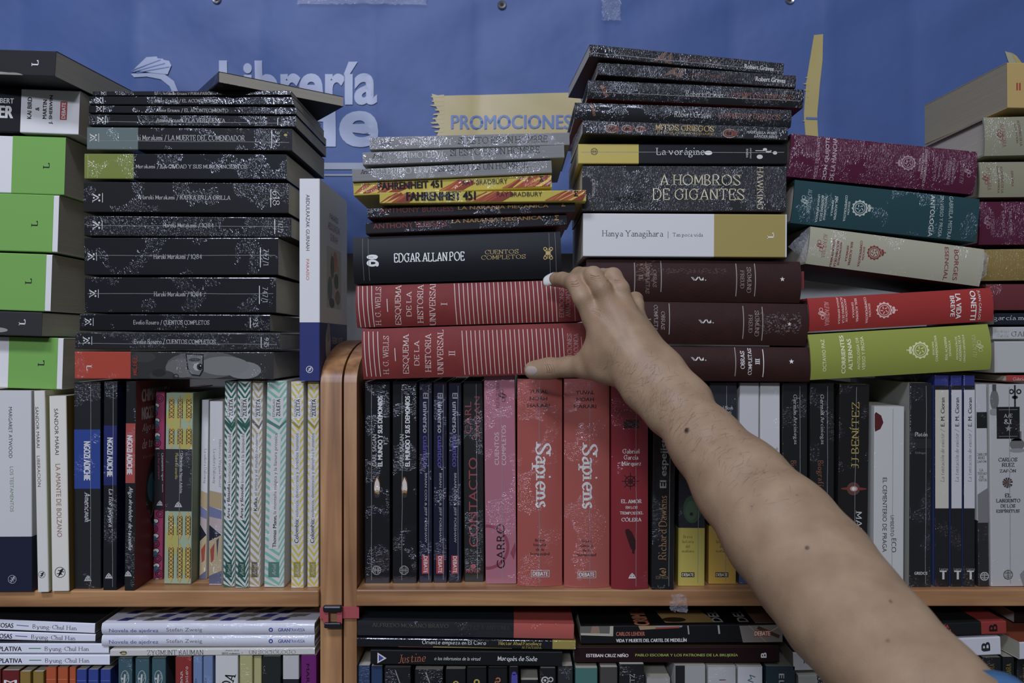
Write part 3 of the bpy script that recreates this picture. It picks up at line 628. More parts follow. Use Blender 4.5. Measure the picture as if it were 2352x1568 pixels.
def freud(x0, x1, y, dark=False):
    n_ = '8f8a8c'
    q = [ln_(n_, x0, y - 42, x0, y + 30, 2), ln_(n_, x1, y - 36, x1, y + 40, 2)]
    m = (x0 + x1) / 2
    for k in range(2):
        w_ = 62 + k * 14
        for sx in (-1, 1):
            for sy in (-1, 1): q.append(ln_('331b1d', m + sx * w_, y + 2, m, y + 2 + sy * (30 + k * 8), 1))
    q += [p(SIL, [(m - 10, y + 4), (m - 3, y - 5), (m - 1, y - 3), (m - 6, y + 4)]), p(SIL, [(m - 1, y - 4), (m + 3, y + 4), (m + 5, y + 2), (m + 1, y - 5)]), p(SIL, [(m + 4, y + 4), (m + 10, y - 4), (m + 11, y + 3), (m + 8, y + 4)]), ln_(SIL, m - 18, y - 4, m - 11, y + 4, 1.2), ln_(SIL, m - 15, y - 4, m - 8, y + 4, 1), e(SIL, m + 15, y + 3, 1.4, n=7)]
    return q
def wear(x, y, w_, h_, n, col='7d5f5c', seed=1):
    rr = random.Random(seed); return [(lambda X, Y, A, B: p(col, [(X + A * math.cos(q * .9) * rr.uniform(.5, 1.2), Y + B * math.sin(q * .9) * rr.uniform(.5, 1.2)) for q in range(7)]))(x + rr.uniform(-w_, w_), y + rr.uniform(-h_, h_), rr.uniform(.8, 3.4), rr.uniform(.6, 1.9)) for _ in range(n)]
H('uppermost of three brown leather volumes, its lettering rubbed away', 1347, 593, 690, 1841, 599, 696, '331a18', 'c', wear(1484, 622, 22, 24, 110, '5f4440') + wear(1484, 618, 14, 14, 50, '735650', 9) + wear(1590, 622, 80, 6, 130, '4c3736', 3) + freud(1519, 1692, 640) + [t('OBRAS', 'r', '8d7a7a', 1504, 640, 40, 9, -90), t('COMPLETAS', 'r', '8d7a7a', 1488, 642, 64, 9, -90), t('II', 'r', '8d7a7a', 1472, 636, 12, 8, -90), ln_('8f8a8c', 1458, 602, 1458, 672, 2),
  ln_('8f8a8c', 1735, 604, 1735, 680, 2), t('SIGMUND', 'r', '9a8f90', 1721, 642, 60, 10, -90), t('FREUD', 'r', '9a8f90', 1705, 641, 42, 9, -90), star(1797, 641, 6, SIL)], rd=.006, hard=True, b=.004, d=.165)
H('middle of three brown leather volumes, whitish scuffs at one end', 1370, 689, 788, 1856, 697, 795, '331a18', 'c', wear(1790, 742, 50, 26, 170, '54464a', 5) + wear(1800, 742, 40, 20, 90, '6a6064', 6) + freud(1538, 1708, 738) + [t('OBRAS', 'r', 'a59c9e', 1523, 736, 42, 9, -90), t('COMPLETAS', 'r', 'a59c9e', 1507, 733, 66, 9, -90), t('I', 'r', 'a59c9e', 1491, 733, 6, 8, -90),
  ln_('8f8a8c', 1752, 704, 1752, 782, 2), t('SIGMUND', 'r', '9a8f90', 1739, 742, 60, 10, -90), t('FREUD', 'r', '9a8f90', 1724, 743, 42, 9, -90), star(1813, 744, 5, SIL)], rd=.006, hard=True, b=.0, d=.165)
H('lowest of three brown leather volumes, white capitals and a star', 1380, 792, 876, 1864, 799, 876, '331a18', 'c', freud(1522, 1690, 824) + [t('OBRAS', 'R', 'cfcfd4', 1706, 826, 42, 10, 90), t('COMPLETAS', 'R', 'cfcfd4', 1723, 830, 62, 9, 90), t('III', 'R', 'cfcfd4', 1740, 830, 14, 10, 90), ln_(SIL, 1754, 802, 1754, 866, 2), star(1818, 830, 6, W)], rd=.006, hard=True, b=-.002, d=.165)

# ---- pile of the tilted coloured hardbacks
GROUP[0] = 'tilted coloured hardbacks between the leather volumes and the cream books'
def rae(col, x, y, up, k=1.0, alt=False):
    """the three blocks of small print; up: +1 reads upward, -1 downward"""
    R = 90 * up; q = []
    o = lambda d: x + d * up
    for s_, d_, l_ in (('EDICIÓN', 0, 30), ('CONMEMORATIVA', 8, 60), ('REAL ACADEMIA', 30, 54), ('ESPAÑOLA', 38, 36), ('ASOCIACIÓN DE', 54, 54), ('ACADEMIAS DE LA', 62, 60), ('LENGUA ESPAÑOLA', 71, 64)):
        q.append(t(s_, 'S', col, o(d_), y + d_ * (0.0), l_ * k, 5.6, R))
    return q
H('purple crinkled hardback on top of the tilted coloured pile', 1814, 303, 406, 2243, 347, 446, '561437', 'W', [t('MIGUEL DE CERVANTES', 's', 'a58a98', 1878, 360, 100, 8, 90), t('DON QUIJOTE', 's', 'c4b4c0', 1900, 363, 100, 11, 90), t('DE LA MANCHA', 's', 'c4b4c0', 1916, 364, 100, 10, 90)] + seal(2086, 374, 16, 'a58a98', 90)
  + [t('EDICIÓN', 'S', 'b09aa6', 2112, 378, 30, 6, 90), t('CONMEMORATIVA', 'S', 'b09aa6', 2119, 380, 60, 6, 90), t('IV CENTENARIO CERVANTES', 'S', 'b09aa6', 2126, 384, 86, 6, 90), t('REAL ACADEMIA', 'S', '96788a', 2148, 388, 54, 5.5, 90), t('ESPAÑOLA', 'S', '96788a', 2157, 388, 36, 5.5, 90), t('ASOCIACIÓN', 'S', '96788a', 2173, 390, 46, 5.5, 90), t('DE ACADEMIAS DE LA', 'S', '96788a', 2181, 391, 66, 5.5, 90), t('LENGUA ESPAÑOLA', 'S', '96788a', 2189, 392, 60, 5.5, 90)] + alfaguara(2210, 2223, 394, 56, 9, 'a58a98', 90), hard=True, rd=.003, b=.0, d=.155)
H('teal crinkled hardback tilted beneath the purple one', 1822, 411, 512, 2247, 455, 557, '1e4650', 'w', alfaguara(1859, 1848, 462, 56, 9, 'a8b8bc', -90) + rae('b4c2c4', 1950, 478, -1) + seal(1975, 478, 17, 'b4c2c4', -90)
  + [t('ANTOLOGÍA', 's', 'c8d2d4', 2142, 495, 96, 13, -88), t('EN VERSO Y PROSA', 's', 'a8b8bc', 2162, 497, 92, 8, -88), t('GABRIELA MISTRAL', 's', 'a8b8bc', 2183, 501, 102, 9, -88)], hard=True, rd=.002, b=.0, d=.155)
rd_ = '8a3434'
H('cream hardback in loose clear film tilted over the red one', 1858, 517, 607, 2258, 571, 658, 'a9a896', 'w', alfaguara(1894, 1884, 564, 56, 9, rd_, -90) + rae(rd_, 1984, 582, -1) + seal(2008, 580, 15, rd_, -90) + [t('BORGES', 's', rd_, 2196, 608, 70, 10, -86), t('ESENCIAL', 's', rd_, 2174, 605, 76, 9, -86)], hard=True, rd=.003, b=.0, d=.155, vm='3a2230')
H('bright red hardback leaning on the lime green one', 1859, 683, 763, 2282, 660, 737, '9a2a29', 'g', alfaguara(1900, 1888, 720, 56, 10, 'd8b0b0', -92) + rae('dcb4b4', 1998, 712, -1, 1.0) + seal(2031, 712, 17, 'd8b0b0', -90)
  + [t('LA VIDA', 'S', 'e0d8dc', 2202, 703, 58, 12, -92), t('BREVE', 'S', 'e0d8dc', 2188, 703, 48, 10, -92), t('ONETTI', 'S', 'e0d8dc', 2236, 701, 68, 13, -92), t('JUAN CARLOS', 's', 'e0d8dc', 2250, 700, 68, 7, -92)], hard=True, rd=.004, b=-.004, d=.155, page='b0b0b4')
H('lime green hardback at the bottom of the tilted coloured pile', 1862, 768, 873, 2277, 742, 850, '86912c', 'm', [t('OCTAVIO PAZ', 's', 'd8dab8', 1893, 816, 74, 8, 90), t('CORRIENTES', 'S', 'dcdec0', 1937, 814, 88, 9.5, 90), t('ALTERNAS', 'S', 'dcdec0', 1953, 814, 72, 9.5, 90), t('ANTOLOGÍA DE', 's', 'd8dab8', 1971, 812, 74, 7.5, 90), t('VERSO Y PROSA', 's', 'd8dab8', 1983, 811, 77, 7.5, 90)]
  + seal(2114, 804, 18, 'ccd0a0', 90) + rae('d2d5aa', 2143, 800, 1) + alfaguara(2238, 2250, 795, 54, 9, 'c0c48c', 90), hard=True, rd=.005, b=-.004, d=.155)

# ---- stack of cream and purple books at the other edge
GROUP[0] = 'stack at the far edge behind the tilted coloured pile'
H('tan book with thick pale page edges on top of the far edge stack', 2306, 149, 250, 2760, 142, 252, 'b09558', 'm', [t('II AÑOS', 'S', '9a4030', 2372, 200, 90, 22)], b=.008, yaw=3, d=.165, page='8e877a')
H('cream film-wrapped hardback, upper of two at the far edge', 2262, 270, 356, 2700, 256, 350, '92917e', 'w', alfaguara(2305, 2297, 310, 56, 9, '804040', -85) + [t('ASOCIACIÓN', 'S', '75604f', 2335, 305, 46, 6, -85), t('ACADEMIAS DE LA', 'S', '75604f', 2343, 305, 60, 6, -85)], hard=True, rd=.002, b=.008, d=.155)
H('cream film-wrapped hardback, lower of two at the far edge', 2250, 372, 452, 2700, 366, 450, '918f7a', 'w', alfaguara(2272, 2264, 410, 54, 9, '804040', -88) + [t('ACADEMIAS DE LA', 'S', '75604f', 2302, 412, 62, 6, -88), t('LENGUA ESPAÑOLA', 'S', '75604f', 2294, 412, 62, 6, -88), t('ESPAÑOLA', 'S', '75604f', 2326, 410, 36, 6, -88)], hard=True, rd=.002, b=.012, d=.155)
H('purple crinkled hardback in the stack at the far edge', 2250, 462, 562, 2700, 460, 560, '551536', 'W', alfaguara(2280, 2268, 512, 56, 9, '8f7080', -88) + [t('REAL ACADEMIA', 'S', '8f7080', 2322, 512, 54, 6, -88), t('LENGUA', 'S', '8f7080', 2305, 512, 54, 6, -88)], hard=True, rd=.002, b=.012, d=.155)
H('golden brown crinkled hardback at the far edge, under the purple one', 2252, 572, 645, 2700, 566, 640, '8a7430', 'W', [], hard=True, rd=.002, b=.014, d=.155)
H('dark rose hardback at the far edge, behind the end of the red one', 2266, 652, 712, 2700, 650, 712, '6c2c36', 'w', [], hard=True, rd=.002, b=.012, d=.155)
H('navy book at the far edge with white lowercase letters', 2284, 719, 746, 2700, 716, 745, '1c2330', 'm', [t('garcía márquez', 'r', SIL, 2345, 731, 125, 14)], b=.012, d=.15)
H('thin white book at the far edge, below the navy one', 2280, 750, 780, 2700, 748, 778, 'a9aab0', 'm', [t('Rodrigo', 'r', '85868a', 2301, 761, 34, 8), t('García', 'r', '85868a', 2303, 770, 27, 8), t('GARCÍA', 'r', '4a4a4e', 2358, 765, 70, 15)], b=.012, d=.15)
H('thick plain white book at the far edge, just above the small red one', 2284, 784, 856, 2700, 780, 856, 'a9abb2', 'm', [], b=.012, d=.15)
H('small red book at the bottom of the far edge stack', 2312, 861, 876, 2700, 861, 876, '9c3434', 'm', [t('Gabriel', 'r', 'd0b8b8', 2342, 870, 30, 8)], b=.012, d=.15)
GROUP[0] = ''
# ================================================================== rows standing on the shelves
GROUP[0] = 'books standing on the upper shelf of the first bookcase'
SHELF[0] = 1356.0
V('thick white and navy book standing at the very end of the upper shelf', 897, -52, 72, 1359, 'c2c5d3', 'g', [t('MARGARET ATWOOD', 's', INK, 24, 993, 117, 8, -90), t('LOS TESTAMENTOS', 's', '6d8a6e', 27, 1123, 104, 8, -90)] + lizard(28, 1330, .72, 'a9aabb'), xlb=-50, segs=[('20253f', 1232, 1400)], seam=0)
V('thin white book with a black foot squeezed beside the thick white and navy one', 918, 73.5, 77, 1350, 'bdc0cc', 'm', [], xlb=76, segs=[('26262a', 1146, 1340)])
V('slim white book with black and brown capitals, narrower of two alike', 897, 77, 103, 1360, 'cfced4', 'm', [t('SÁNDOR MÁRAI', 's', INK, 87, 981, 94, 9, -89), t('LIBERACIÓN', 's', '6a5040', 90, 1082, 71, 9, -89)] + lizard(96, 1319, .6, INK), xlb=86, vp='b9bba0')
V('white book with mustard side boards and brown capitals, wider of two alike', 909, 112, 152, 1358, 'd2d1d2', 'm', [t('SÁNDOR MÁRAI', 's', INK, 131, 991, 106, 11, -89.5), t('LA AMANTE DE BOLZANO', 's', '8a5f52', 135, 1149, 168, 11, -89.5)] + lizard(138, 1314, .92, INK), xlb=119, vp='7d6420', vm='c9c8bc')
adi = lambda x, y0, y1, ytl, ltl, s, w_: [t('NGOZI ADICHIE', 'B', 'd2d4e2', x, (y0 + y1) / 2 + 4, 90, w_, -90), t(s, 'I', 'd2d4e2', x + 1, ytl, ltl, w_ - 1, -90)]
V('wide black book with a bright blue name panel', 877, 169, 231, 1352, '26272c', 'w', [r('2a48a0', 150, 986, 260, 1122)] + adi(200, 986, 1122, 1164, 69, 'Americanah', 15) + house(202, 1328, 1, 'a9aab4'), xlb=170, vp='141a3c', seam=8)
V('narrower black book with a violet blue name panel', 876, 238, 270, 1355, '1d1e24', 'w', [r('232f74', 230, 977, 300, 1114)] + adi(253, 977, 1114, 1166, 87, 'La flor púrpura', 14) + house(250, 1322, 1, 'b9bac4'), xlb=236, vp='161c4c', seam=6)
V('black book with a coral name panel and a red front board', 876, 289, 313, 1356, '1f2024', 'w', [r('b04a46', 280, 972, 330, 1109)] + adi(298, 972, 1109, 1190, 146, 'Algo alrededor de tu cuello', 13) + house(294, 1317, 1, 'b9bac4'), xlb=285, vp='6e2730',
  top_items=[t('CHIMAMANDA', 'B', 'b9b4b8', 52, 17, 76, 15), t('NGOZI ADICHIE', 'B', 'b9b4b8', 52, 38, 76, 15), t('Algo alrededor', 'I', 'b9b4b8', 50, 56, 70, 12), t('de tu cuello', 'I', 'b9b4b8', 46, 74, 60, 12), t('Prólogo', 'r', '9a8a90', 38, 90, 40, 5), e('26272c', 52, 132, 26, 42), e('2f6f90', 44, 128, 14, 18), e('3a7a98', 66, 128, 12, 20), e('1c1c20', 52, 112, 8, 12), e('5b5a44', 52, 148, 10, 16),
             ln_('a9a9a0', 52, 140, 40, 164, 1), ln_('a9a9a0', 52, 140, 50, 168, 1), ln_('a9a9a0', 52, 140, 60, 168, 1)])
pk = lambda y0, y1: [q for y in range(int(y0), int(y1), 34) for q in (ring('3a1c2c', 352 + (y * 7) % 18, y, 9, 1.5), ring('3a1c2c', 352 + (y * 7) % 18, y, 5, 1.2), e('d0d0d6', 362 - (y * 5) % 9, y + 16, 8, 6), ring('1f1f24', 362 - (y * 5) % 9, y + 16, 8, 1.4, ry=6), e('3a6a88', 353 + (y * 3) % 10, y + 24, 5, 8))]
V('magenta patterned book with a black middle, set back in the row', 899, 357, 379, 1330, 'a03a68', 'm', pk(915, 1030) + pk(1180, 1325) + [r('26262c', 340, 1031, 392, 1170), t('Chimamanda Ngozi Adichie', 's', 'b9bac0', 374, 1085, 90, 7, -88), t('La flor púrpura', 's', 'a03a68', 365, 1070, 60, 6, -88)] + house(368, 1155, .9, 'a9aab4'), xlb=351)
braid = lambda x, y0, y1: [p('c9a850', [(x, y0), (x + 5, y0 + 12), (x + 5, y1 - 12), (x, y1), (x - 5, y1 - 12), (x - 5, y0 + 12)])] + [ln_('2a2420', x - 5, y, x + 5, y + 8, 1.1) for y in range(int(y0) + 10, int(y1) - 14, 9)] + [ln_('2a2420', x + 5, y, x - 5, y + 8, 1.1) for y in range(int(y0) + 10, int(y1) - 14, 9)] + [ln_('2a2420', x - 5.4, y0 + 12, x - 5.4, y1 - 12, 1.2), ln_('2a2420', x + 5.4, y0 + 12, x + 5.4, y1 - 12, 1.2)]
V('pale green and yellow book with braid pattern and a dark middle panel', 902, 381, 444, 1341, '9db49c', 'w', [e('b5b257', 400, 960, 18, 30), e('b5b257', 432, 930, 12, 40), e('b5b257', 425, 1010, 22, 24), e('b5b257', 396, 1240, 14, 40), e('b5b257', 430, 1290, 14, 34)] + [q for x in (394, 414, 434) for q in braid(x, 906, 972) + braid(x, 974, 1032)] + [q for x in (393, 413, 432) for q in braid(x, 1174, 1240) + braid(x, 1246, 1338)]
  + [r('34343c', 360, 1031, 470, 1173), t('Chimamanda Ngozi Adichie', 's', 'd2d2d8', 416, 1086, 92, 7.5, -90), t('Medio sol amarillo', 's', 'b5a958', 406, 1070, 60, 6.5, -90)] + house(410, 1158, 1, 'b9bac4'), xlb=376, vp='7f8f7c', seam=2)
woolf = lambda x: [t('Biblioteca Virginia Woolf', 'r', '5a5a60', x + 10, 1064, 110, 7, -90), t('La señora Dalloway', 'r', '7a6a68', x - 3, 1070, 80, 8, -90), p('b09a78', [(x - 18, 1126), (x + 14, 1132), (x + 14, 1170), (x - 18, 1162)]), p('6f78a6', [(x - 18, 1162), (x + 14, 1172), (x + 14, 1192), (x - 18, 1186)]), p('b4a4ac', [(x - 18, 1186), (x + 14, 1192), (x + 14, 1226), (x - 18, 1205)]),
  p('232436', [(x - 18, 1205), (x + 14, 1228), (x - 18, 1242)]), p('b5a484', [(x - 18, 1242), (x + 14, 1228), (x + 14, 1340), (x - 18, 1340)]), p('a5483c', [(x - 12, 1262), (x - 2, 1246), (x - 4, 1286), (x - 10, 1292)]), p('4a4a68', [(x + 2, 1240), (x + 8, 1234), (x + 4, 1280)]), t('L', 'R', W, x - 2, 1308, 9, 13, 0), p('5d6488', [(x - 18, 1322), (x + 14, 1310), (x + 14, 1340), (x - 18, 1340)])]
V('white book with a painted mountain foot, further back of two alike', 918, 463, 480, 1330, 'c6c8d6', 'm', woolf(474), xlb=457)
V('white book with a painted mountain foot, nearer of two alike', 921, 481, 512, 1343, 'cdcfdc', 'w', woolf(495), xlb=479)
def zig(col, x0, x1, y0, y1, per, th, slope=.95, split=.62):
    q = []; xm = x0 + (x1 - x0) * split; y = y0 - per
    while y < y1 + per:
        d = (xm - x0) * slope
        a = [(x0, y), (xm, y + d), (xm, y + d + th), (x0, y + th)]
        b = [(xm, y + d), (x1, y + d - (x1 - xm) * 1.2), (x1, y + d - (x1 - xm) * 1.2 + th), (xm, y + d + th)]
        for s_ in (a, b):
            s_ = [(xx, min(y1, max(y0, yy))) for xx, yy in s_]
            if max(v[1] for v in s_) - min(v[1] for v in s_) > 2: q.append(p(col, s_))
        y += per
    return q
def zuleta(nm, x0, x1, xb0, col, dk, title, rest, thin, yt, yb, tilt=0):
    m = (x0 + x1) / 2; w_ = x1 - x0; per = 15 if thin else 17
    tx = x0 + w_ * .47 + (xb0 - x0) * .4
    it = zig(col, x0 - 6, x1 + 2, yt, yb, per, 7.5, .62 if w_ > 40 else .95)
    it += [p('d0d2dc', [(x0 + w_ * .2, 914), (x1 - w_ * .2, 914), (x1 - w_ * .2, 960), (x0 + w_ * .2, 960)]), t('ESTANISLAO', 's', INK, x0 + w_ * .34, 937, 40, 5.5, 90), t('ZULETA', 'S', INK, x0 + w_ * .56, 936, 40, 9, 90), p(dk, [(x0, 962), (x0 + w_ * .62, 978), (x0 + w_ * .62, 985), (x0, 970)]), p(dk, [(x0 + w_ * .62, 978), (x1, 963), (x1, 969), (x0 + w_ * .62, 985)])]
    yb2 = {0: 1190, 1: 1172, 2: 1256, 3: 1246}[tilt]
    it += [p('d0d2dc', [(tx - w_ * .24, 996), (tx + w_ * .24, 996), (tx + w_ * .24 - 2, yb2 + 4), (tx - w_ * .24 - 2, yb2 + 4)])]
    sp = {0: 1110, 1: 1140, 2: 1182, 3: 1190}[tilt]
    it += [t(rest, 's', '55555a', tx + 1, (995 + sp - 2) / 2, sp - 997, 9.5, 90), t(title, 'S', INK, tx - 1, (sp + yb2) / 2 + 1, yb2 - sp, 9.5, 90)]
    it += [r(dk, x0 + w_ * .22 + (xb0 - x0), 1290, x0 + w_ * .75 + (xb0 - x0), 1325), t('Ariel', 'i', 'c9cbd2', x0 + w_ * .5 + (xb0 - x0), 1308, 27, 9, 90)]
    V(nm, yt, x0, x1, yb, 'cfd1db', 'w', it, xlb=xb0)
zuleta('white book with dark green chevrons, nearer the painted white ones', 516, 543, 512, '256a60', '2a5c54', 'Arte y filosofía', 'Invitación a la búsqueda', True, 875, 1348, 0)
zuleta('white book with dark green chevrons, beside the beige chevron one', 545, 576, 540, '256a60', '2a5c54', 'Arte y filosofía', 'Invitación a la búsqueda', True, 874, 1350, 0)
zuleta('white book with beige chevrons', 579, 605, 572, 'b0a173', '6b6152', 'Kafka,', 'el artista y el mundo moderno', False, 874, 1348, 1)
zuleta('wide white book with mint green chevrons', 613, 660, 606, '74bfae', '4f827c', 'Thomas Mann,', 'la montaña mágica y la llanura prosaica', False, 874, 1349, 2)
zuleta('white book with yellow chevrons, next to the mint green one', 668, 698, 668, 'd3bc2c', '9a9034', 'Colombia:', 'violencia, democracia y derechos humanos', False, 876, 1350, 3)
zuleta('white book with yellow chevrons, last before the bookcase side', 706, 733, 705, 'd3bc2c', '9a9034', 'Colombia:', 'violencia, democracia y derechos humanos', False, 876, 1348, 3)

GROUP[0] = 'books standing on the upper shelf of the second bookcase'
SHELF[0] = 1354.0
sag = lambda x: [t('CARL SAGAN', 'S', 'a9aab2', x - 6, 1034, 74, 10, 90), t('EL MUNDO Y SUS DEMONIOS', 'B', 'd2d4de', x + 7, 990, 162, 11, 90), e('6a4428', x, 1118, 7.5, 24), p('d9cfcf', [(x, 1096), (x + 5, 1108), (x + 6.5, 1122), (x + 4, 1132), (x - 4, 1132), (x - 6.5, 1122), (x - 5, 1108)]), e('a8803c', x, 1129, 5, 4), e('3a3230', x, 1137, 6, 6)] + globe(x - 1, 1309, 10.5, 'a9aab2', 1.4)
V('black book with a candle flame, nearer the bookcase side', 876, 837, 896, 1339, '191a1f', 'w', sag(866), xlb=837, seam=-13)
V('black book with a candle flame, next to the dark blue trio', 876, 901, 958, 1339, '17181d', 'w', sag(929), xlb=901, seam=-6)
for nm, x, w_, yt in (('first of three slim dark blue books, nearest the candle flame books', 962, 31, 877), ('middle of three slim dark blue books', 995, 32, 877), ('last of three slim dark blue books, beside the charcoal one', 1030, 30, 879)):
    V(nm, yt, x, x + w_, 1338, '1b1c36', 'w', [t('El universo', 'S', 'a5a6b8', x + w_ * .5, 948, 92, 12, -90), t('cuántico', 'S', '5a50a8', x + w_ * .5, 1036, 72, 12, -90), t('BRIAN COX & JEFF FORSHAW', 'S', '9899a8', x + w_ * .5, 1166, 160, 7, -90), r('a83444', x + 7, 1275, x + w_ - 7, 1317), t('DEBATE', 'S', 'd8d2d8', x + w_ / 2, 1296, 38, 9, -90)], seam=7)
V('charcoal book with thin wide rose capitals', 875, 1063, 1109, 1336, '232526', 'w', [t('CONTACTO', 't', '9a4450', 1087, 1153, 205, 20, 90), t('CARL', 't', '8a4450', 1075, 959, 74, 15, 90), t('SAGAN', 't', '8a4450', 1096, 959, 98, 13, 90), e('a8424c', 1087, 1300, 5.5), t('NOVA', 'S', 'a8424c', 1086, 1311, 31, 8)], xlb=1066, seam=8)
V('soft pink book with thin black capitals', 862, 1111, 1183, 1341, 'b06c84', 'w', [ring('96435a', 1118, 1256, 52, 7, n=40), p('96435a', [(1172, 1270), (1183, 1245), (1186, 1262), (1180, 1285)]), t('CUENTOS', 's', 'd4bcc8', 1141, 1030, 75, 10, 90), t('COMPLETOS', 's', 'd4bcc8', 1157, 1022, 92, 10, 90), t('GARRO', 't', '2a1c24', 1150, 1254, 102, 19, 90), t('ALFAGUARA', 'r', '5d3a48', 1143, 908, 61, 8, 90)] + swirl(1154, 908, 1.1, '5d3a48'), xlb=1115, seam=4)
sap = lambda x, dy: [t('YUVAL', 'S', '3c2628', x - 6, 899 + dy, 43, 8.5), t('NOAH', 'S', '3c2628', x - 6, 915 + dy, 40, 8.5), t('HARARI', 'S', '3c2628', x - 6, 931 + dy, 51, 8.5), t('Sapiens', 'R', 'dcd6de', x + 1, 1090 + dy, 152, 45, -90)] + [t(s, 'S', '4a2c30', x - 3, 1240 + 10.5 * k + dy, l, 6.5) for k, (s, l) in enumerate((('Breve', 22), ('historia', 29), ('de la', 19), ('humanidad', 44)))] + [r('d6d2da', x - 23, 1309 + dy, x + 19, 1325 + dy), r('9a5050', x - 22, 1310 + dy, x + 18, 1324 + dy), t('DEBATE', 'S', 'e2dee6', x - 2, 1317 + dy, 35, 9.5)]
V('thick salmon red book with white lettering, nearer the soft pink one', 870, 1188, 1292, 1347, 'ad524e', 'w', sap(1243, 0), rd=.004, seam=-1)
V('thick salmon red book with white lettering, nearer the crimson one', 870, 1296, 1401, 1350, 'ad5450', 'w', sap(1350, 2), rd=.004, seam=6)
wheel = [ring('38161c', 1448, 1105, 13, 2.5), ring('38161c', 1448, 1105, 6, 2)] + [ln_('38161c', 1448, 1105, 1448 + 20 * math.cos(k * math.pi / 4), 1105 + 20 * math.sin(k * math.pi / 4), 1.8) for k in range(8)]
V('crimson book with a ship wheel and a parrot', 872, 1405, 1490, 1354, '8e2430', 'w', [r('35181e', 1433, 964, 1468, 983), ln_('8e2430', 1433, 964, 1450, 976, 1), ln_('8e2430', 1468, 964, 1450, 976, 1), t('Gabriel', 'R', 'dad2da', 1450, 1036, 40, 11), t('García', 'R', 'dad2da', 1450, 1050, 34, 11), t('Márquez', 'R', 'dad2da', 1450, 1065, 46, 12)] + wheel
  + [t('EL AMOR', 'R', 'e0d8e0', 1451, 1151, 48, 9), t('EN LOS', 'R', 'e0d8e0', 1451, 1165, 28, 6), t('TIEMPOS DEL', 'R', 'e0d8e0', 1451, 1178, 54, 7), t('CÓLERA', 'R', 'e0d8e0', 1451, 1192, 47, 11), p('3a161c', [(1436, 1222), (1444, 1214), (1452, 1222), (1460, 1240), (1460, 1258), (1456, 1268), (1448, 1258), (1442, 1240)]), p('3a161c', [(1452, 1252), (1458, 1252), (1457, 1272), (1452, 1270)]), e('3a161c', 1441, 1219, 5)] + house(1452, 1322, 1, 'd6ced6'), rd=.004, seam=14)
V('black book with grey and orange lettering behind the wrist', 880, 1501, 1553, 1354, '1a1b1e', 'w', [t('El espejista', 'S', '8f9096', 1526, 1058, 125, 20, 90), t('Richard Dawkins', 'r', 'a87c50', 1522, 1212, 148, 19, 90), t('(e)', 'R', 'a87c50', 1522, 1313, 18, 16, 90), t('ESPASA', 'r', '8d7a5c', 1521, 1325.5, 29, 7)], xlb=1496, seam=14)
hm = lambda x: [t('Breve', 'r', '4a4426', x + 24, 1232, 21, 7.5), t('historia', 'r', '4a4426', x + 24, 1243, 27, 7.5), t('del', 'r', '4a4426', x + 24, 1254, 10, 7.5), t('mañana', 'r', '4a4426', x + 24, 1265, 29, 6), r('1c1c1e', x + 9, 1314, x + 39, 1325), t('DEBATE', 'S', 'd8d8c8', x + 24, 1319.5, 27, 7.5)]
V('dark book with a pale yellow foot, next to the orange lettered one', 880, 1560, 1622, 1346, '2b2d38', 'w', hm(1556) + [e('3f5c48', 1590, 1169, 21, 32), e('4c6a52', 1588, 1172, 14, 22), e('2b2d38', 1588, 1180, 4), t('21 lecciones', 'r', W, 1588, 1060, 40, 14)], segs=[('c5b544', 1212, 1400)], xlb=1557, seam=15)
V('dark book with a deeper yellow foot under the forearm', 879, 1629, 1693, 1341, '2a2c36', 'w', [t('Yuval Noah', 'r', W, 1663, 936, 42, 9), t('Harari', 'r', W, 1668, 946, 24, 8)] + hm(1634), segs=[('d3a92c', 1207, 1400)], xlb=1627, seam=8)
V('white book with a blue foot, first of a pair behind the forearm', 879, 1699, 1744, 1341, 'c3c5d2', 'w', [], segs=[('41619c', 1290, 1400)], xlb=1697)
V('white book with a blue foot, second of a pair behind the forearm', 879, 1746, 1792, 1341, 'c6c8d4', 'w', [t('Yuval Noah', 'r', '5a5a62', 1768, 1030, 40, 8), t('Harari', 'r', '5a5a62', 1772, 1040, 22, 7)], segs=[('41619c', 1290, 1400)])
for nm, x, w_, xx in (('black book with orange and white print, beside the white pair', 1797, 58, 1828), ('black book with orange and white print, beside the gold lettered one', 1860, 57, 1890)):
    V(nm, 880, x, x + w_, 1343, '1b1c1e', 'w', [t('Germán Arciniegas', 'r', SIL, xx - 2, 963, 114, 11, -89), t('Biografía del Caribe', 'r', '9a5f44', xx - 6, 1130, 145, 17, -89)], seam=12)
V('black book with tall gold capitals and a red flare', 882, 1928, 1998, 1345, '1b1a1c', 'w', [t('JJ BENÍTEZ', 'r', 'bfa640', 1962, 999, 152, 22, 90), t('«MARCIANOS»', 'r', W, 1972, 1250, 155, 15, -90), e('5d4038', 1960, 1122, 15), e('7a3030', 1961, 1122, 30, 3.5), e('b88a8a', 1961, 1122, 9, 6), e('e8d8d8', 1961, 1122, 5, 4)], xlb=1922, seam=4)
V('off-white film-wrapped book with a dark red wax seal, lower than its neighbours', 933, 2008, 2078, 1345, 'c2c4cb', 'w', [p('5a1c22', [(2000, 950), (2012, 946), (2024, 954), (2029, 970), (2022, 985), (2010, 991), (2000, 980)]), t('EL CEMENTERIO DE PRAGA', 's', INK, 2032, 1182, 171, 10, -90), t('UMBERTO', 's', INK, 2049, 1207, 48, 8, -90), t('ECO', 's', INK, 2053, 1252, 32, 11, -90)], xlb=2006, d=.14, seam=8)
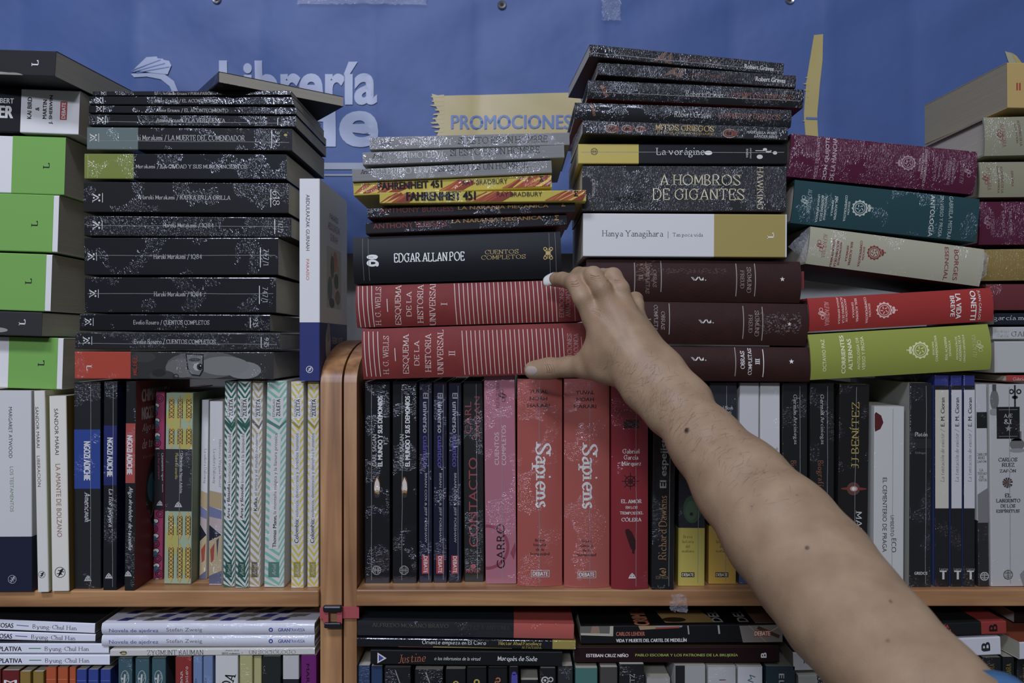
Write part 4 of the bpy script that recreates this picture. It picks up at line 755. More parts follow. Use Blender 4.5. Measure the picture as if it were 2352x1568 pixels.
V('black book with a pale side board carrying a pencilled price', 879, 2090, 2141, 1348, '202126', 'w', [t('Platón', 'R', SIL, 2116, 997, 30, 10), t('Diálogos', 'R', '7a7a80', 2115, 1040, 26, 6), t('GREDOS', 'S', SIL, 2115, 1316, 30, 7)] + [ln_('3c3d42', 2088, 1009 + k * 3, 2141, 1009 + k * 3, 1) for k in range(7)], vm='8f9092', under_items=[t('194', 'i', '3a3a44', 118, 14, 20, 14, 8)], xlb=2088, d=.16, seam=12)
for nm, x, w_, c in (('cream and black book with a violet blue cap, first of three', 2147, 33, 'c4c2ba'), ('white and black book with a violet blue cap, middle of three', 2184, 26, 'c6c8d6'), ('white and black book with a violet blue cap, last of three', 2213, 27, 'c6c8d6')):
    m = x + w_ * .55
    V(nm, 862, x, x + w_, 1347, '202024', 'w', [r(c, x - 5, 895, x + w_ + 5, 1167), t('E. M. Cioran', 'S', INK, m, 946, 66, 9, 90), t('La tentación de existir /', 'i', '4a4a50', m, 1045, 122, 10, 90), t('taurus', 'R', '8f8f96', m + 2, 1307, 20, 6), r(SIL, m - 7, 1310, m + 9, 1313), r(SIL, m - 1, 1313, m + 4, 1330)], segs=[('2e3584', 850, 885)], vm='3a4a86', vp='3a4a86')
V('slim black and white book with a tiny square panel, beside the blue capped three', 882, 2241, 2267, 1347, 'b9bbc6', 'w', [r('1f1f22', 2230, 946, 2280, 983), t('CARLOS', 'R', '3a3a3e', 2255, 1043, 24, 6), t('RUIZ', 'R', '3a3a3e', 2254, 1051, 16, 6), t('ZAFÓN', 'R', '3a3a3e', 2255, 1059, 22, 6), t('LA', 'R', '6a5a60', 2254, 1079, 9, 6), t('CIUDAD', 'R', '6a5a60', 2255, 1087, 24, 6), t('DE', 'R', '6a5a60', 2255, 1095, 10, 6), t('VAPOR', 'R', '6a5a60', 2257, 1102, 20, 6), p('77787e', [(2230, 1135), (2280, 1120), (2280, 1200), (2230, 1200)])] + globe(2261, 1323, 10, 'c9c9d0', 1.6, True), segs=[('2a2b2e', 1195, 1400)], xlb=2247)
grey = ('4c4d52', '6c6d74', '8d8e96')
V('wide white book with black ironwork and a square black emblem', 882, 2272, 2370, 1347, 'b4b6be', 'w', [e(grey[1], 2284, 918, 10, 24), r(grey[0], 2279, 882, 2288, 898), e(grey[2], 2283, 946, 13, 8), ln_('2a2a2e', 2331, 884, 2331, 934, 4), e('2a2a2e', 2331, 912, 7, 4), ring('2a2a2e', 2323, 899, 6, 3), ring('2a2a2e', 2340, 899, 6, 3), e(grey[1], 2336, 1020, 17, 14), r(grey[1], 2322, 990, 2346, 1012), e(grey[2], 2336, 1034, 18, 5),
  r('1c1c1f', 2289, 934, 2342, 1007), r('8a8b90', 2294, 940, 2337, 941), r('8a8b90', 2294, 1001, 2337, 1002), t('A/E', 'r', W, 2315, 955, 20, 10), t('&I', 'r', W, 2315, 968, 18, 11), star(2316, 984, 8, '8a8b90'), t('CARLOS', 'R', INK, 2315, 1055, 44, 9), t('RUIZ', 'R', INK, 2315, 1067, 30, 9), t('ZAFÓN', 'R', INK, 2315, 1080, 38, 9)]
  + [p('5a3a30' if k % 2 else '3a3436', [(2314, 1108), (2314 + 12 * math.cos(k * .55), 1108 - 12 * math.sin(k * .55)), (2314 + 12 * math.cos(k * .55 + .4), 1108 - 12 * math.sin(k * .55 + .4))]) for k in range(11)] + [t('EL', 'R', INK, 2315, 1137, 14, 9), t('LABERINTO', 'R', INK, 2315, 1149, 56, 8.5), t('DE LOS', 'R', INK, 2315, 1161, 34, 8), t('ESPÍRITUS', 'R', INK, 2315, 1172, 54, 9), p('85868c', [(2342, 1318), (2370, 1290), (2370, 1347), (2350, 1347)])] + globe(2315, 1319, 11, '55565c', 1.5, True), xlb=2276, seam=-4)

# ---- lower shelves: books lying on the standing ones
GROUP[0] = 'white spined books lying on the lower shelf of the first bookcase'
ZR1 = CZ - .3645
def han(nm, xl, a0, a1, xr, c0, c1, word, col, dx, b_, **kw):
    ya, yc = (a0 + a1) / 2, (c0 + c1) / 2; y = lambda x: ya + (yc - ya) * (x - xl) / (xr - xl)
    H(nm, xl, a0, a1, xr, c0, c1, 'eaecf6', 'm', [t(word, 'S', INK, (22 - 56 if 'M' in word else 0) + dx, y(0) + 1, 112 if 'M' in word else 62, 11), ln_(col, 38 + dx, y(38 + dx), 66 + dx, y(66 + dx), 1.8), t('Byung-Chul Han', 'r', '3a3a40', 126 + dx, y(126 + dx) + 2, 102, 13)], b=b_, d=.15, page='85837e', **kw)
han('white spined book with a dark upper cover, on top of its pile', -260, 1411, 1436, 218, 1431, 1455, 'NO-COSAS', '5a5f9c', 0, .012, vp='25272d', yaw=0)
han('white spined book with a violet dash, second in its pile', -260, 1440, 1461, 219, 1456, 1476, 'NO-COSAS', '5a5f9c', -3, .012, vp='25272d')
han('white spined book with a green dash, third in its pile', -230, 1476, 1500, 250, 1477, 1501, 'CONTEMPLATIVA', '3f7a52', 28, .004, vp='25272d')
han('white spined book with a green dash, lowest in its pile', -230, 1504, 1528, 252, 1503, 1528, 'CONTEMPLATIVA', '3f7a52', 29, .004)
GROUP[0] = 'white wrapped books lying on the lower shelf of the first bookcase'
def diamonds():
    q = []
    for i in range(7):
        for j, yy in enumerate((14, 26, 38, 50, 62)):
            x = 22 + i * 30 + (j % 2) * 13
            q.append(p(('4654b4', '9a9896', '4654b4', '9a9896')[(i + j) % 4], [(x - 10, yy + 6), (x + 3, yy + 6), (x + 10, yy - 5), (x - 3, yy - 5)]))
            if (i + j) % 2: q.append(p('9a9896', [(x + 3, yy + 6), (x + 12, yy + 6), (x + 18, yy - 3), (x + 9, yy - 3)]))
    return q
for nm, a0, a1, dy, ti in (('white wrapped book with a blue and grey diamond pattern on top', 1431, 1458, 0, diamonds()), ('white wrapped book with blue lettering, under the diamond patterned one', 1459, 1486, 26, ())):
    H(nm, 233, a0, a1, 722, a0, a1 - 1, 'ecedf8', 'w', [t('Novela de ajedrez', 's', '4458b0', 307, 1449 + dy, 113, 11), t('Stefan Zweig', 's', '7a7a80', 423, 1447 + dy, 82, 11), ring('3a52b0', 622, 1446 + dy, 5, 2.6), t('GRAN', 'S', '3a52b0', 652, 1446 + dy, 27, 8), t('TRAVESÍA', 's', '3a52b0', 683, 1445 + dy, 35, 9)], b=.0, d=.14, hard=True, rd=.002, top_items=ti)
H('grey white paperback beneath the two white wrapped books', 253, 1491, 1508, 723, 1488, 1503, 'd2d3da', 'w', [t('ZYGMUNT BAUMAN', 'r', INK, 403, 1498, 130, 12), t('¿PARA QUÉ', 's', INK, 533, 1493.5, 32, 4.5), t('SIRVE realmente...?', 'R', INK, 533, 1500, 48, 5), t('UN SOCIÓLOGO', 'r', '6a6350', 625, 1496, 108, 11), ring('8a8052', 284, 1499, 8, 3, ry=5), r('8a8052', 274, 1497, 290, 1499)], b=.0, d=.14, page='a8a493')
GROUP[0] = 'dark books lying on the lower shelf of the second bookcase'
H('thick black wrapped book with a coral end panel, lying under the shelf board', 821, 1423, 1461, 1319, 1434, 1467, '23262d', 'w', [t('ALFREDO MOLANO BRAVO', 'r', '5d5a48', 942, 1436, 176, 9), t('CARTAS A ANTONIA', 'r', '3c3c3c', 1112, 1441, 120, 10)], segs=[('b8524e', 1180, 1318)], b=.0, d=.15, rd=.001)
H('thin black book with white and yellow print, under the coral ended one', 820, 1464, 1485, 1322, 1470, 1493, '17181e', 'w', [t('Oriente empieza en El Cairo', 'R', 'd2d4dc', 1043, 1476, 147, 12), t('Héctor Abad Faciolince', 'R', 'c0ae44', 1194, 1477, 99, 9), t('ALFAGUARA', 'r', 'c0ae44', 1221, 1487, 46, 7), p('9a8a3c', [(995, 1485), (1176, 1487), (1176, 1491), (995, 1489)]), p('6a3a42', [(915, 1484), (995, 1485), (995, 1489), (915, 1487)])], segs=[('a08d3c', 1269, 1400)], b=.0, d=.15)
H('black book with a small white triangle emblem and red script', 851, 1491, 1526, 1291, 1496, 1531, '17181c', 'm', [p('c9cad6', [(867, 1498), (867, 1523), (888, 1511)]), p('3a4a9a', [(870, 1503), (870, 1518), (882, 1511)]), t('Justine', 'i', 'b06040', 946, 1511, 64, 20, 4), t('o los infortunios de la virtud', 'x', 'c9c9d0', 1051, 1512, 106, 8), t('Marqués de Sade', 'R', 'd2d4dc', 1188, 1513, 92, 14)], b=.0, d=.14)
H('black book with colour photographs on its spine and a small red label', 1334, 1436, 1480, 1797, 1433, 1475, '17171a', 'm', [p('a9a69c', [(1334, 1436), (1409, 1436), (1408, 1461), (1334, 1458)]), p('5e5c5c', [(1334, 1436), (1401, 1436), (1400, 1455), (1334, 1453)]), p('8a6f60', [(1360, 1436), (1375, 1436), (1378, 1454), (1356, 1454)]), p('9a8468', [(1466, 1435), (1510, 1434), (1506, 1444), (1470, 1446)]), p('8a8f94', [(1505, 1435), (1568, 1434), (1566, 1440), (1505, 1443)]), p('9a4038', [(1505, 1440), (1562, 1438), (1560, 1442), (1506, 1444)]),
  t('CARLOS LEHDER', 'S', 'b5604a', 1448, 1455, 66, 9.5), t('VIDA Y MUERTE DEL CARTEL DE MEDELLÍN', 'S', 'd0d0d4', 1496, 1469, 162, 10), ln_('9a9a9e', 1580, 1436, 1582, 1456, 3), ln_('9a9a9e', 1650, 1434, 1652, 1455, 4), p('77706f', [(1698, 1436), (1797, 1434), (1797, 1474), (1706, 1476)]), ln_('a08a60', 1720, 1436, 1760, 1474, 2), ln_('4a3428', 1740, 1440, 1790, 1462, 8), ln_('b09a70', 1745, 1462, 1790, 1438, 2), r('9a4030', 1732, 1447, 1770, 1461), t('DEBATE', 'S', 'd8d0c8', 1751, 1454, 36, 10)], b=.01, d=.15, vp='131316',
  top_items=[t('CRIMEN', 'B', 'b06a48', 72, 30, 60, 18, 90), p('a8884a', [(95, 8), (150, 8), (160, 50), (100, 50)]), e('3a2a20', 112, 18, 14, 8), t('DEL', 'B', 'a9a9ac', 162, 28, 40, 12, 90), t('DEL', 'B', 'a9a9ac', 192, 28, 40, 12, 90), p('8a6a5a', [(205, 4), (228, 4), (226, 60), (204, 60)])])
H('dark maroon book with white and lime capitals, lying below the photo book', 1319, 1484, 1522, 1790, 1484, 1522, '231014', 'm', [t('ESTEBAN CRUZ NIÑO', 'S', 'd6d4d8', 1395, 1504, 97, 9.5), t('PABLO ESCOBAR Y LOS PATRONES DE LA BRUJERÍA', 'S', '8fa040', 1577, 1504, 236, 9.5), t('B', 'B', W, 1754, 1504, 12, 13, 90)], b=.008, d=.15, vp='3a2a1c', segs=[])
H('white book lying beneath the wrist side of the forearm with dark capitals', 1822, 1497, 1541, 1960, 1494, 1537, 'c6c8d4', 'm', [t('RICARDO', 'S', INK, 1875, 1518, 58, 10)], b=.004, d=.15, yaw=0, vp='1b1c20', page='8f8d88')
H('pale grey book with bold dark capitals under the white one', 1834, 1550, 1596, 1990, 1548, 1593, 'b3b5b8', 'm', [t('GUERRA', 'B', INK, 1885, 1570, 56, 12, -80)], b=.0, d=.15, page='8f8d88')
GROUP[0] = 'books lying below the shelf board near the sleeve'
H('black book with a red end panel and letter B near the sleeve', 1975, 1437, 1468, 2311, 1425, 1456, '191a1c', 'm', [t('ANATOMÍA', 'B', '9a3630', 2150, 1440, 60, 11, 4), t('DEL MAL', 'B', '9a3630', 2155, 1454, 70, 14, 4), t('B', 'B', '221416', 2281, 1441, 17, 19, 90)], segs=[('8a2e2c', 2254, 2400)], b=.004, d=.14, vp='191a1c')
H('white book with a bold black letter B near the sleeve', 1970, 1476, 1518, 2298, 1461, 1504, 'b9bbcc', 'm', [t('OTROS CUENTOS RUSOS', 'S', INK, 2130, 1490, 160, 8), t('B', 'B', INK, 2264, 1484, 20, 20, 90), ln_(INK, 2258, 1495, 2272, 1494, 1.4)], b=.004, d=.14, page='8f8d88')
H('white book with an orange and black cover at the corner beyond the letter B books', 2328, 1467, 1505, 2740, 1462, 1505, 'b9bbcc', 'm', [], b=.004, d=.15, yaw=6, vp='7a3a24', page='9a9890')
H('dark book under the board, on top of the orange covered one', 2330, 1404, 1431, 2740, 1402, 1429, '1a1214', 'm', [], b=.05, d=.12, vp='1a1214')

# ---- lower shelves: standing books, their lower halves out of the frame
GROUP[0] = 'books standing on the lower shelf of the first bookcase'
ZLOW = CZ - .585
def low(nm, yt, x0, x1, col, fin='m', items=(), b=.006, dd=.13, **kw): V(nm, yt, x0, x1, 0, col, fin, items, b=b, zbase=ZLOW, d=dd, **kw)
low('dark red standing book at the very edge of the lower shelf', 1536, -40, 2, '6a2226', b=.006, page='b0aca4')
low('dark red standing book below the white pile, beside the ochre pair', 1539, 4, 44, '6a2226', b=.006, page='b0aca4', items=[t('M', 'B', W, 24, 1566, 30, 10)])
low('ochre standing book, nearer the dark red ones', 1542, 45, 70, '957828', 'w', b=.006, page='b0aca4')
low('ochre standing book, nearer the orange ones', 1542, 75, 100, '957828', 'w', b=.006, page='b0aca4')
for nm, x in (('first of three orange standing books, beside the ochre pair', 105), ('middle of three orange standing books', 132), ('last of three orange standing books, beside the blue ones', 159)):
    low(nm, 1532, x, x + 24 - (9 if x == 159 else 0), 'b04e26', b=.006, page='a09a90', items=[r('c98060', x - 4, 1559, x + 30, 1560)])
for nm, x in (('first of three royal blue standing books, beside the orange ones', 175), ('middle of three royal blue standing books', 202), ('last of three royal blue standing books, beside the teal ones', 230)):
    low(nm, 1537, x, x + 24, '3046a0', 'w', b=.006, page='a8a49a', items=[r('7a86c0', x - 4, 1562, x + 30, 1563)])
for nm, x in (('first of three teal standing books with oval emblems', 271), ('middle of three teal standing books with oval emblems', 310), ('last of three teal standing books with oval emblems', 348)):
    low(nm, 1510, x, x + 33, '3a6070', 'w', b=.004, items=[ring('a9b5bc', x + 16, 1556, 9.5, 1.5, ry=17), ln_('c0cace', x + 16, 1548, x + 14, 1572, 4), ln_('a9b5bc', x + 20, 1544, x + 24, 1560, 1), ln_('a9b5bc', x + 24, 1550, x + 18, 1564, 1), star(x + 10, 1558, 4, 'd0d4d8')])
low('bright red standing book with white letters, beside the teal ones', 1508, 402, 440, '962a2c', 'w', b=.0, items=[t('Rosa Montero', 'R', 'd0b4b8', 428, 1570, 80, 9, 90), t('buena', 'R', 'd0b4b8', 416, 1570, 60, 9, 90)])
low('first of two light blue standing books', 1507, 443, 465, '6d88c0', 'w', b=.0, items=[t('A', 'r', '2a2a3c', 450, 1563, 8, 12)])
low('second of two light blue standing books', 1507, 466, 489, '6d88c0', 'w', b=.0, items=[t('A', 'r', '2a2a3c', 472, 1563, 8, 12)])
low('white standing book with large black slanted letters', 1505, 494, 547, 'c2c4ce', 'm', b=.0, items=[t('VIDA', 'R', INK, 521, 1574, 62, 26, 70)])
low('first of two pale yellow standing books', 1505, 550, 580, 'b3b07a', 'w', b=.0)
low('second of two pale yellow standing books', 1506, 582, 601, 'b3b07a', 'w', b=.004)
low('very dark green standing book in wrinkled film', 1507, 602, 645, '20282a', 'w', b=.002)
low('white standing book with a dark foot beside the purple one', 1505, 649, 687, 'c0c2ce', 'w', b=.0, segs=[('23252d', 1559, 1700)])
low('purple standing book, last before the bookcase side', 1504, 691, 727, '6c1c70', 'm', b=.0, items=[t('MARÍA', 'S', '241028', 708, 1556, 64, 9, -90)])
GROUP[0] = 'books standing on the lower shelf of the second bookcase'
low('navy blue standing book, first on its lower shelf', 1528, 822, 850, '24406c', 'w', b=.006, page='b4b0a8')
low('navy blue standing book, second on its lower shelf', 1529, 852, 879, '24406c', 'w', b=.006, page='b4b0a8')
for nm, x0, x1, yt, pg in (('black standing book in creased film, beside the navy ones', 882, 944, 1533, '6a6864'), ('black standing book in creased film with a pale top, red side', 952, 1018, 1537, 'a8a49c'), ('black standing book with a gold crescent letter', 1023, 1070, 1536, 'b0aca4'), ('black standing book with a yellow round letter', 1072, 1118, 1533, '6a6864'), ('black standing book with a copper round letter', 1121, 1166, 1532, '6a6864')):
    its = {1023: [ring('b09a44', 1047, 1570, 7, 3)], 1072: [ring('b09a34', 1095, 1566, 7, 3.5)], 1121: [ring('a86a44', 1144, 1561, 6, 3, ry=6), ln_('a86a44', 1140, 1560, 1136, 1572, 3)]}.get(x0, [ln_('8a8b90', x0 + 26, yt + 6, x0 + 38, yt + 40, 2.4)])
    low(nm, yt, x0, x1, '191a1e', 'w' if x0 < 1000 else 'm', b=.004, page=pg, items=its, vp='4a1c22' if x0 == 952 else None)
low('narrow black standing book with a violet figure', 1531, 1169, 1191, '1b1b22', 'm', b=.002, items=[p('4a48a8', [(1175, 1548), (1188, 1548), (1189, 1575), (1174, 1575)]), e('4a48a8', 1181, 1546, 5, 4)])
low('low black standing book with pale page tops between two taller ones', 1561, 1195, 1237, '17181c', 'w', b=.008, page='b0aca4', dd=.1)
low('black standing book with a white curl, beside the low one', 1534, 1240, 1277, '191a1e', 'w', b=.002, items=[ring(SIL, 1252, 1562, 9, 3), ring(SIL, 1265, 1560, 6, 2.5), e(SIL, 1252, 1562, 3)])
low('dark grey wrapped standing book, just before the teal green one', 1529, 1281, 1316, '2b2d32', 'w', b=.002, page='9a968e')
low('teal green wrapped standing book', 1534, 1321, 1373, '3f7674', 'w', b=.004, page='a8a49c')
low('brown grey wrapped standing book', 1532, 1378, 1419, '4a4648', 'w', b=.004, page='a8a49c')
low('black wrapped standing book with white upright letters', 1525, 1422, 1480, '1b1c20', 'w', b=.002, items=[t('AUSCHWITZ', 'r', W, 1452, 1590, 84, 11, 90)])
low('low grey white standing book beside the black lettered one', 1557, 1485, 1540, 'a5a6aa', 'w', b=.008, page='a8a49c', dd=.1)
low('half black half white wrapped standing book', 1528, 1550, 1621, 'a9aab2', 'w', b=.004, segs=[], page='a8a49c', items=[r('1f2024', 1545, 1520, 1573, 1640)])
low('white wrapped standing book with a small red mark', 1531, 1626, 1691, 'b5b6c2', 'w', b=.004, page='a8a49c', items=[r('7a2c34', 1652, 1560, 1667, 1562)])
low('white standing book with a slate blue letter', 1531, 1695, 1752, 'bcbecc', 'm', b=.004, page='a8a49c', items=[t('M', 's', '4a6a7a', 1726, 1558, 15, 14, 70)])
low('dark blue green standing book with pale capitals', 1530, 1759, 1828, '1e3644', 'w', b=.004, page='6a6864', items=[t('E', 'S', SIL, 1795, 1552, 11, 12, -90), t('L', 'S', SIL, 1795, 1566, 8, 12, -90)])
for nm, x0, x1, yt, c in (('first of three black standing books with gold capitals by the sleeve', 2205, 2247, 1509, '8a8262'), ('middle of three black standing books with gold capitals by the sleeve', 2256, 2300, 1509, '8d7428'), ('last of three black standing books with gold capitals by the sleeve', 2303, 2330, 1508, '9a8a2a'), ('black standing book at the corner of the lower shelf, mostly out of the frame', 2336, 2375, 1508, '9a8a2a')):
    low(nm, yt, x0, x1, '191a1e', 'w', b=.004, items=[t('ALFAGUARA', 'r', c, x0 + (x1 - x0) * .5, 1554, 62, 12, 90)], page='8a8880')
GROUP[0] = ''
# ================================================================== the setting
BY = 0.36      # distance of the banner
def bfold(x, z):
    h = 0.0
    for fx, a in ((45, 1), (310, -1), (595, 1), (850, -1), (1100, 1), (1375, -1), (1685, 1), (1900, -1), (2100, 1)):
        d = (x - (fx - 1176) * S(BY)) / 0.012
        h += a * 0.0022 * math.exp(-abs(d)) + a * 0.0018 * math.exp(-(d / 4) ** 2)
    h += 0.0022 * math.sin(x * 9 + z * 5) * math.sin(z * 13 + 1) + 0.0012 * math.sin(x * 31 + 4 * math.sin(z * 17)) + 0.0008 * math.sin(z * 41 + x * 23)
    return h
def banner_point(px, py, off=0.0):
    q = P(px, py, BY); return (q.x, BY + bfold(q.x, q.z - CZ) - off, q.z)
bm_, nt, b = nodes_of('blue_vinyl'); L = nt.links
b.inputs['Base Color'].default_value = (*albedo('3f5a9a', 1.0), 1); b.inputs['Roughness'].default_value = 0.5; b.inputs['Specular IOR Level'].default_value = 0.3
tc = N(nt, 'ShaderNodeTexCoord'); n_ = N(nt, 'ShaderNodeTexNoise'); n_.inputs['Scale'].default_value = 9; n_.inputs['Detail'].default_value = 3
L.new(tc.outputs['Object'], n_.inputs['Vector'])
bp_ = N(nt, 'ShaderNodeBump'); bp_.inputs['Strength'].default_value = 0.4; bp_.inputs['Distance'].default_value = 0.01
L.new(n_.outputs[0], bp_.inputs['Height']); L.new(bp_.outputs[0], b.inputs['Normal'])
BL = bm_
mb = MB(); nx, nz = 230, 60; x0, x1, y0, y1 = -420, 2760, -260, 582
Vv = [banner_point(x0 + (x1 - x0) * i / nx, y0 + (y1 - y0) * j / nz) for j in range(nz + 1) for i in range(nx + 1)]
mb.add(Vv, [(j * (nx + 1) + i, (j + 1) * (nx + 1) + i, (j + 1) * (nx + 1) + i + 1, j * (nx + 1) + i + 1) for j in range(nz) for i in range(nx)], BL)
ink = {'w': plain('banner_white', albedo('8f9cc4', 1.0), .4), 'y': plain('banner_yellow', albedo('a8985a'), .4), 'b': plain('banner_blue_letters', albedo('4a69aa'), .4), 'g': plain('banner_grey', albedo('7d88a0'), .4), 'p': plain('banner_pale_yellow', albedo('9c9c84'), .4)}
def onbanner(it, key, off=0.0016):
    if it[0] == 't' and it[8] in 'SB':
        for k, q in enumerate(expand([it])): onbanner(q, key, off + k * .0001)
        return
    V_, F_ = flat_item(it, 1.0)
    V_, F_ = cut_strips(V_, F_, 0, [k * 12 for k in range(-30, 31)]) if max(abs(v[0]) for v in V_) > 12 else (V_, F_)
    V_, F_ = cut_strips(V_, F_, 1, [k * 14 for k in range(-16, 17)]) if max(abs(v[1]) for v in V_) > 14 else (V_, F_)
    mb.add([banner_point(it[2] + a, it[3] - c, off) for a, c in V_], F_, ink[key])
onbanner(t('Librería', 'o', 'x', 685, 191, 364, 104), 'w')
onbanner(t('de', 'o', 'x', 775, 280, 190, 116), 'w')
# open book emblem
for k in range(3):
    onbanner(p('x', [(306 + k * 8, 168 - k * 2), (340 + k * 15, 148 + k * 2 - 14), (366 + k * 14 - 3, 132 + k * 5), (368 + k * 14, 142 + k * 5), (372 + k * 8, 165 + k * 4), (340 + k * 6, 164 + k * 3)]), 'w', .0016 + k * .0003)
    onbanner(ln_('x', 306 + k * 6, 166 + k * 2, 372 + k * 10, 140 + k * 8, 2), 'b', .0026)
onbanner(p('x', [(304, 172), (346, 170), (380, 172), (402, 188), (412, 214), (404, 226), (392, 200), (372, 184), (340, 178), (312, 180)]), 'w')
# brush patch and strokes
rr = random.Random(4)
edge = [(992, 216), (1010, 221), (1100, 217), (1200, 216), (1330, 214), (1340, 260), (1330, 308), (1250, 310), (1100, 312), (1003, 314), (1012, 292), (1000, 276), (1010, 258), (998, 240)]
onbanner(p('x', edge), 'y')
for k in range(9): onbanner(p('x', [(986 + rr.uniform(0, 14), 222 + k * 10), (1020, 218 + k * 10), (1020, 224 + k * 10), (992 + rr.uniform(0, 12), 225 + k * 10)]), 'y', .0018)
onbanner(t('PROMOCIONES', 'S', 'x', 1174, 281, 276, 33), 'b', .0026)
onbanner(p('x', [(1868, 82), (1889, 80), (1887, 140), (1880, 200), (1876, 262), (1878, 340), (1850, 340), (1846, 262), (1850, 190), (1858, 140)]), 'y')
for k in range(8): onbanner(p('x', [(1846 + rr.uniform(-5, 3), 180 + k * 14), (1856, 176 + k * 14), (1856, 184 + k * 14)]), 'y', .0018)
onbanner(ln_('x', 1850, 272, 1876, 273, 5), 'b', .0026)
onbanner(p('x', [(2306, 119), (2322, 123), (2334, 134), (2346, 152), (2318, 156)]), 'p'); onbanner(p('x', [(2320, 122), (2332, 130), (2348, 152), (2336, 154)]), 'y', .002)
onbanner(p('x', [(745, 374), (845, 374), (845, 389), (745, 389)]), 'g'); onbanner(p('x', [(745, 400), (845, 400), (845, 404), (745, 404)]), 'g')
ban = mb.build('promotional_banner', None, True)
tag(ban, 'blue vinyl banner with white lettering and yellow brush patches hanging behind the books', 'banner')
ban.data.materials[0] = BL
gm = plain('grommet_metal', (.45, .44, .42), .35, .9); dk = plain('grommet_hole', (.02, .02, .02), .8)
for px, py in ((500, 2), (1153, 10), (1815, -1)):
    g = MB(); c = banner_point(px, py, .001)
    n = 28; ri, ro = .0030, .0075
    for k in range(n):
        a0, a1 = 6.2832 * k / n, 6.2832 * (k + 1) / n
        for q0, q1, d0, d1 in ((ro, (ro + ri) / 2 + .001, 0, -.0022), ((ro + ri) / 2 + .001, ri, -.0022, -.0006)):
            g.add([(c[0] + q * math.cos(a), c[1] + d, c[2] + q * math.sin(a)) for q, a, d in ((q0, a0, d0), (q0, a1, d0), (q1, a1, d1), (q1, a0, d1))], [(0, 1, 2, 3)], gm)
    g.add([(c[0] + ri * math.cos(6.2832 * k / n), c[1] - .0004, c[2] + ri * math.sin(6.2832 * k / n)) for k in range(n)], [tuple(range(n))], dk)
    g.build('grommet', ban, True)
# clear tape at the top of the banner and on the shelf board
def tape(label, pts, nx, nz, fn, wav):
    m2 = MB(); r2 = random.Random(int(pts[0]))
    x0, y0, x1, y1 = pts
    Vt = [fn(x0 + (x1 - x0) * i / nx + (r2.uniform(-2, 2) if i in (0, nx) else 0), y0 + (y1 - y0) * j / nz + (r2.uniform(-2, 2) if j in (0, nz) else 0), .004 + r2.uniform(0, wav)) for j in range(nz + 1) for i in range(nx + 1)]
    m2.add(Vt, [(j * (nx + 1) + i, (j + 1) * (nx + 1) + i, (j + 1) * (nx + 1) + i + 1, j * (nx + 1) + i + 1) for j in range(nz) for i in range(nx)], film_mat())
    tag(m2.build('clear_tape', None, True), label, 'tape')
tape('long glossy strip of clear tape at the top of the banner', (686, -40, 980, 13), 46, 8, banner_point, .003)
tape('short crumpled strip of clear tape hanging down the banner top', (1380, -40, 1424, 52), 12, 20, banner_point, .005)
def shelf_front(px, py, off): q = P(px, py, -.006); return (q.x + random.uniform(-.001, .001), -.009 - off * 1.2, q.z)
tape('crumpled scrap of clear tape stuck on the edge of the second shelf', (1536, 1357, 1574, 1397), 9, 10, shelf_front, .004)

# wall and floor
wl = plain('wall_paint', albedo('c2c6d2'), .7)
mb = MB(); mb.box(-2.6, 2.6, .42, .5, 0, 3.0, wl); tag(mb.build('wall_back'), 'pale grey wall behind the bookcases', 'wall', kind='structure')
mb = MB(); mb.box(-2.6, 2.6, -3.0, .5, -.05, 0, plain('floor_grey', (.16, .15, .15), .6)); tag(mb.build('floor'), 'grey floor of the fair stand', 'floor', kind='structure')

# bookcases
WX, WZ = wood_mat('wood_boards', 0, 1.5), wood_mat('wood_sides', 2, 1.45)
def side(root, xa, xb, zs):
    """an upright side whose top front corner is rounded off"""
    m2 = MB(); prof = [(0.0, 0.0), (0.0, zs)]
    for k in range(1, 13):
        a = math.pi / 2 * k / 12; prof.append((.165 * (1 - math.cos(a)), zs + .05 * math.sin(a)))
    prof += [(.30, zs + .05), (.30, 0.0)]
    n = len(prof); y0 = .002
    m2.add([(xa, y + y0, z_) for y, z_ in prof] + [(xb, y + y0, z_) for y, z_ in prof], [tuple(range(n)), tuple(range(2 * n - 1, n - 1, -1))] + [(i, i + n, (i + 1) % n + n, (i + 1) % n) for i in range(n)], WZ)
    o = m2.build('side_panel', root, True); o.data.set_sharp_from_angle(angle=.5); return o
zt1 = P(0, 1356, -.004).z; zt2 = P(0, 1354, -.004).z
def case(label, xl, xr, zt, panels):
    root = empty('bookcase', ((xl + xr) / 2, .15, 0)); root.location = (0, 0, 0)
    tag(root, label, 'bookcase')
    for a, c in panels: side(root, a, c, P(0, 880, 0).z)
    th = 38 * PX
    for z_ in (zt, zt - .31 if False else ZLOW):
        m2 = MB(); m2.box(xl, xr, -.004, .29, z_ - th, z_ - .00005, WX); m2.build('shelf_board', root, bevel=.0015)
    for z_ in (.5, .1):
        m2 = MB(); m2.box(xl, xr, 0, .29, z_ - th, z_, WX); m2.build('shelf_board', root, bevel=.0015)
    m2 = MB(); m2.box(xl, xr, .292, .30, 0.05, P(0, 915, .29).z, WX); m2.build('back_panel', root)
xa = P(735, 0, 0).x; xb = P(784, 0, 0).x
case('brown wooden bookcase whose rounded side stands behind the white upright book', P(-480, 0, 0).x, xa - .0004, zt1, [(xa, xb), (P(-520, 0).x, P(-481, 0).x)])
xc = P(789, 0, 0).x; xd = P(818.5, 0, 0).x
case('brown wooden bookcase carrying the red cloth and brown leather volumes', xd + .0004, P(2830, 0, 0).x, zt2, [(xc, xd), (P(2831, 0).x, P(2870, 0).x)])

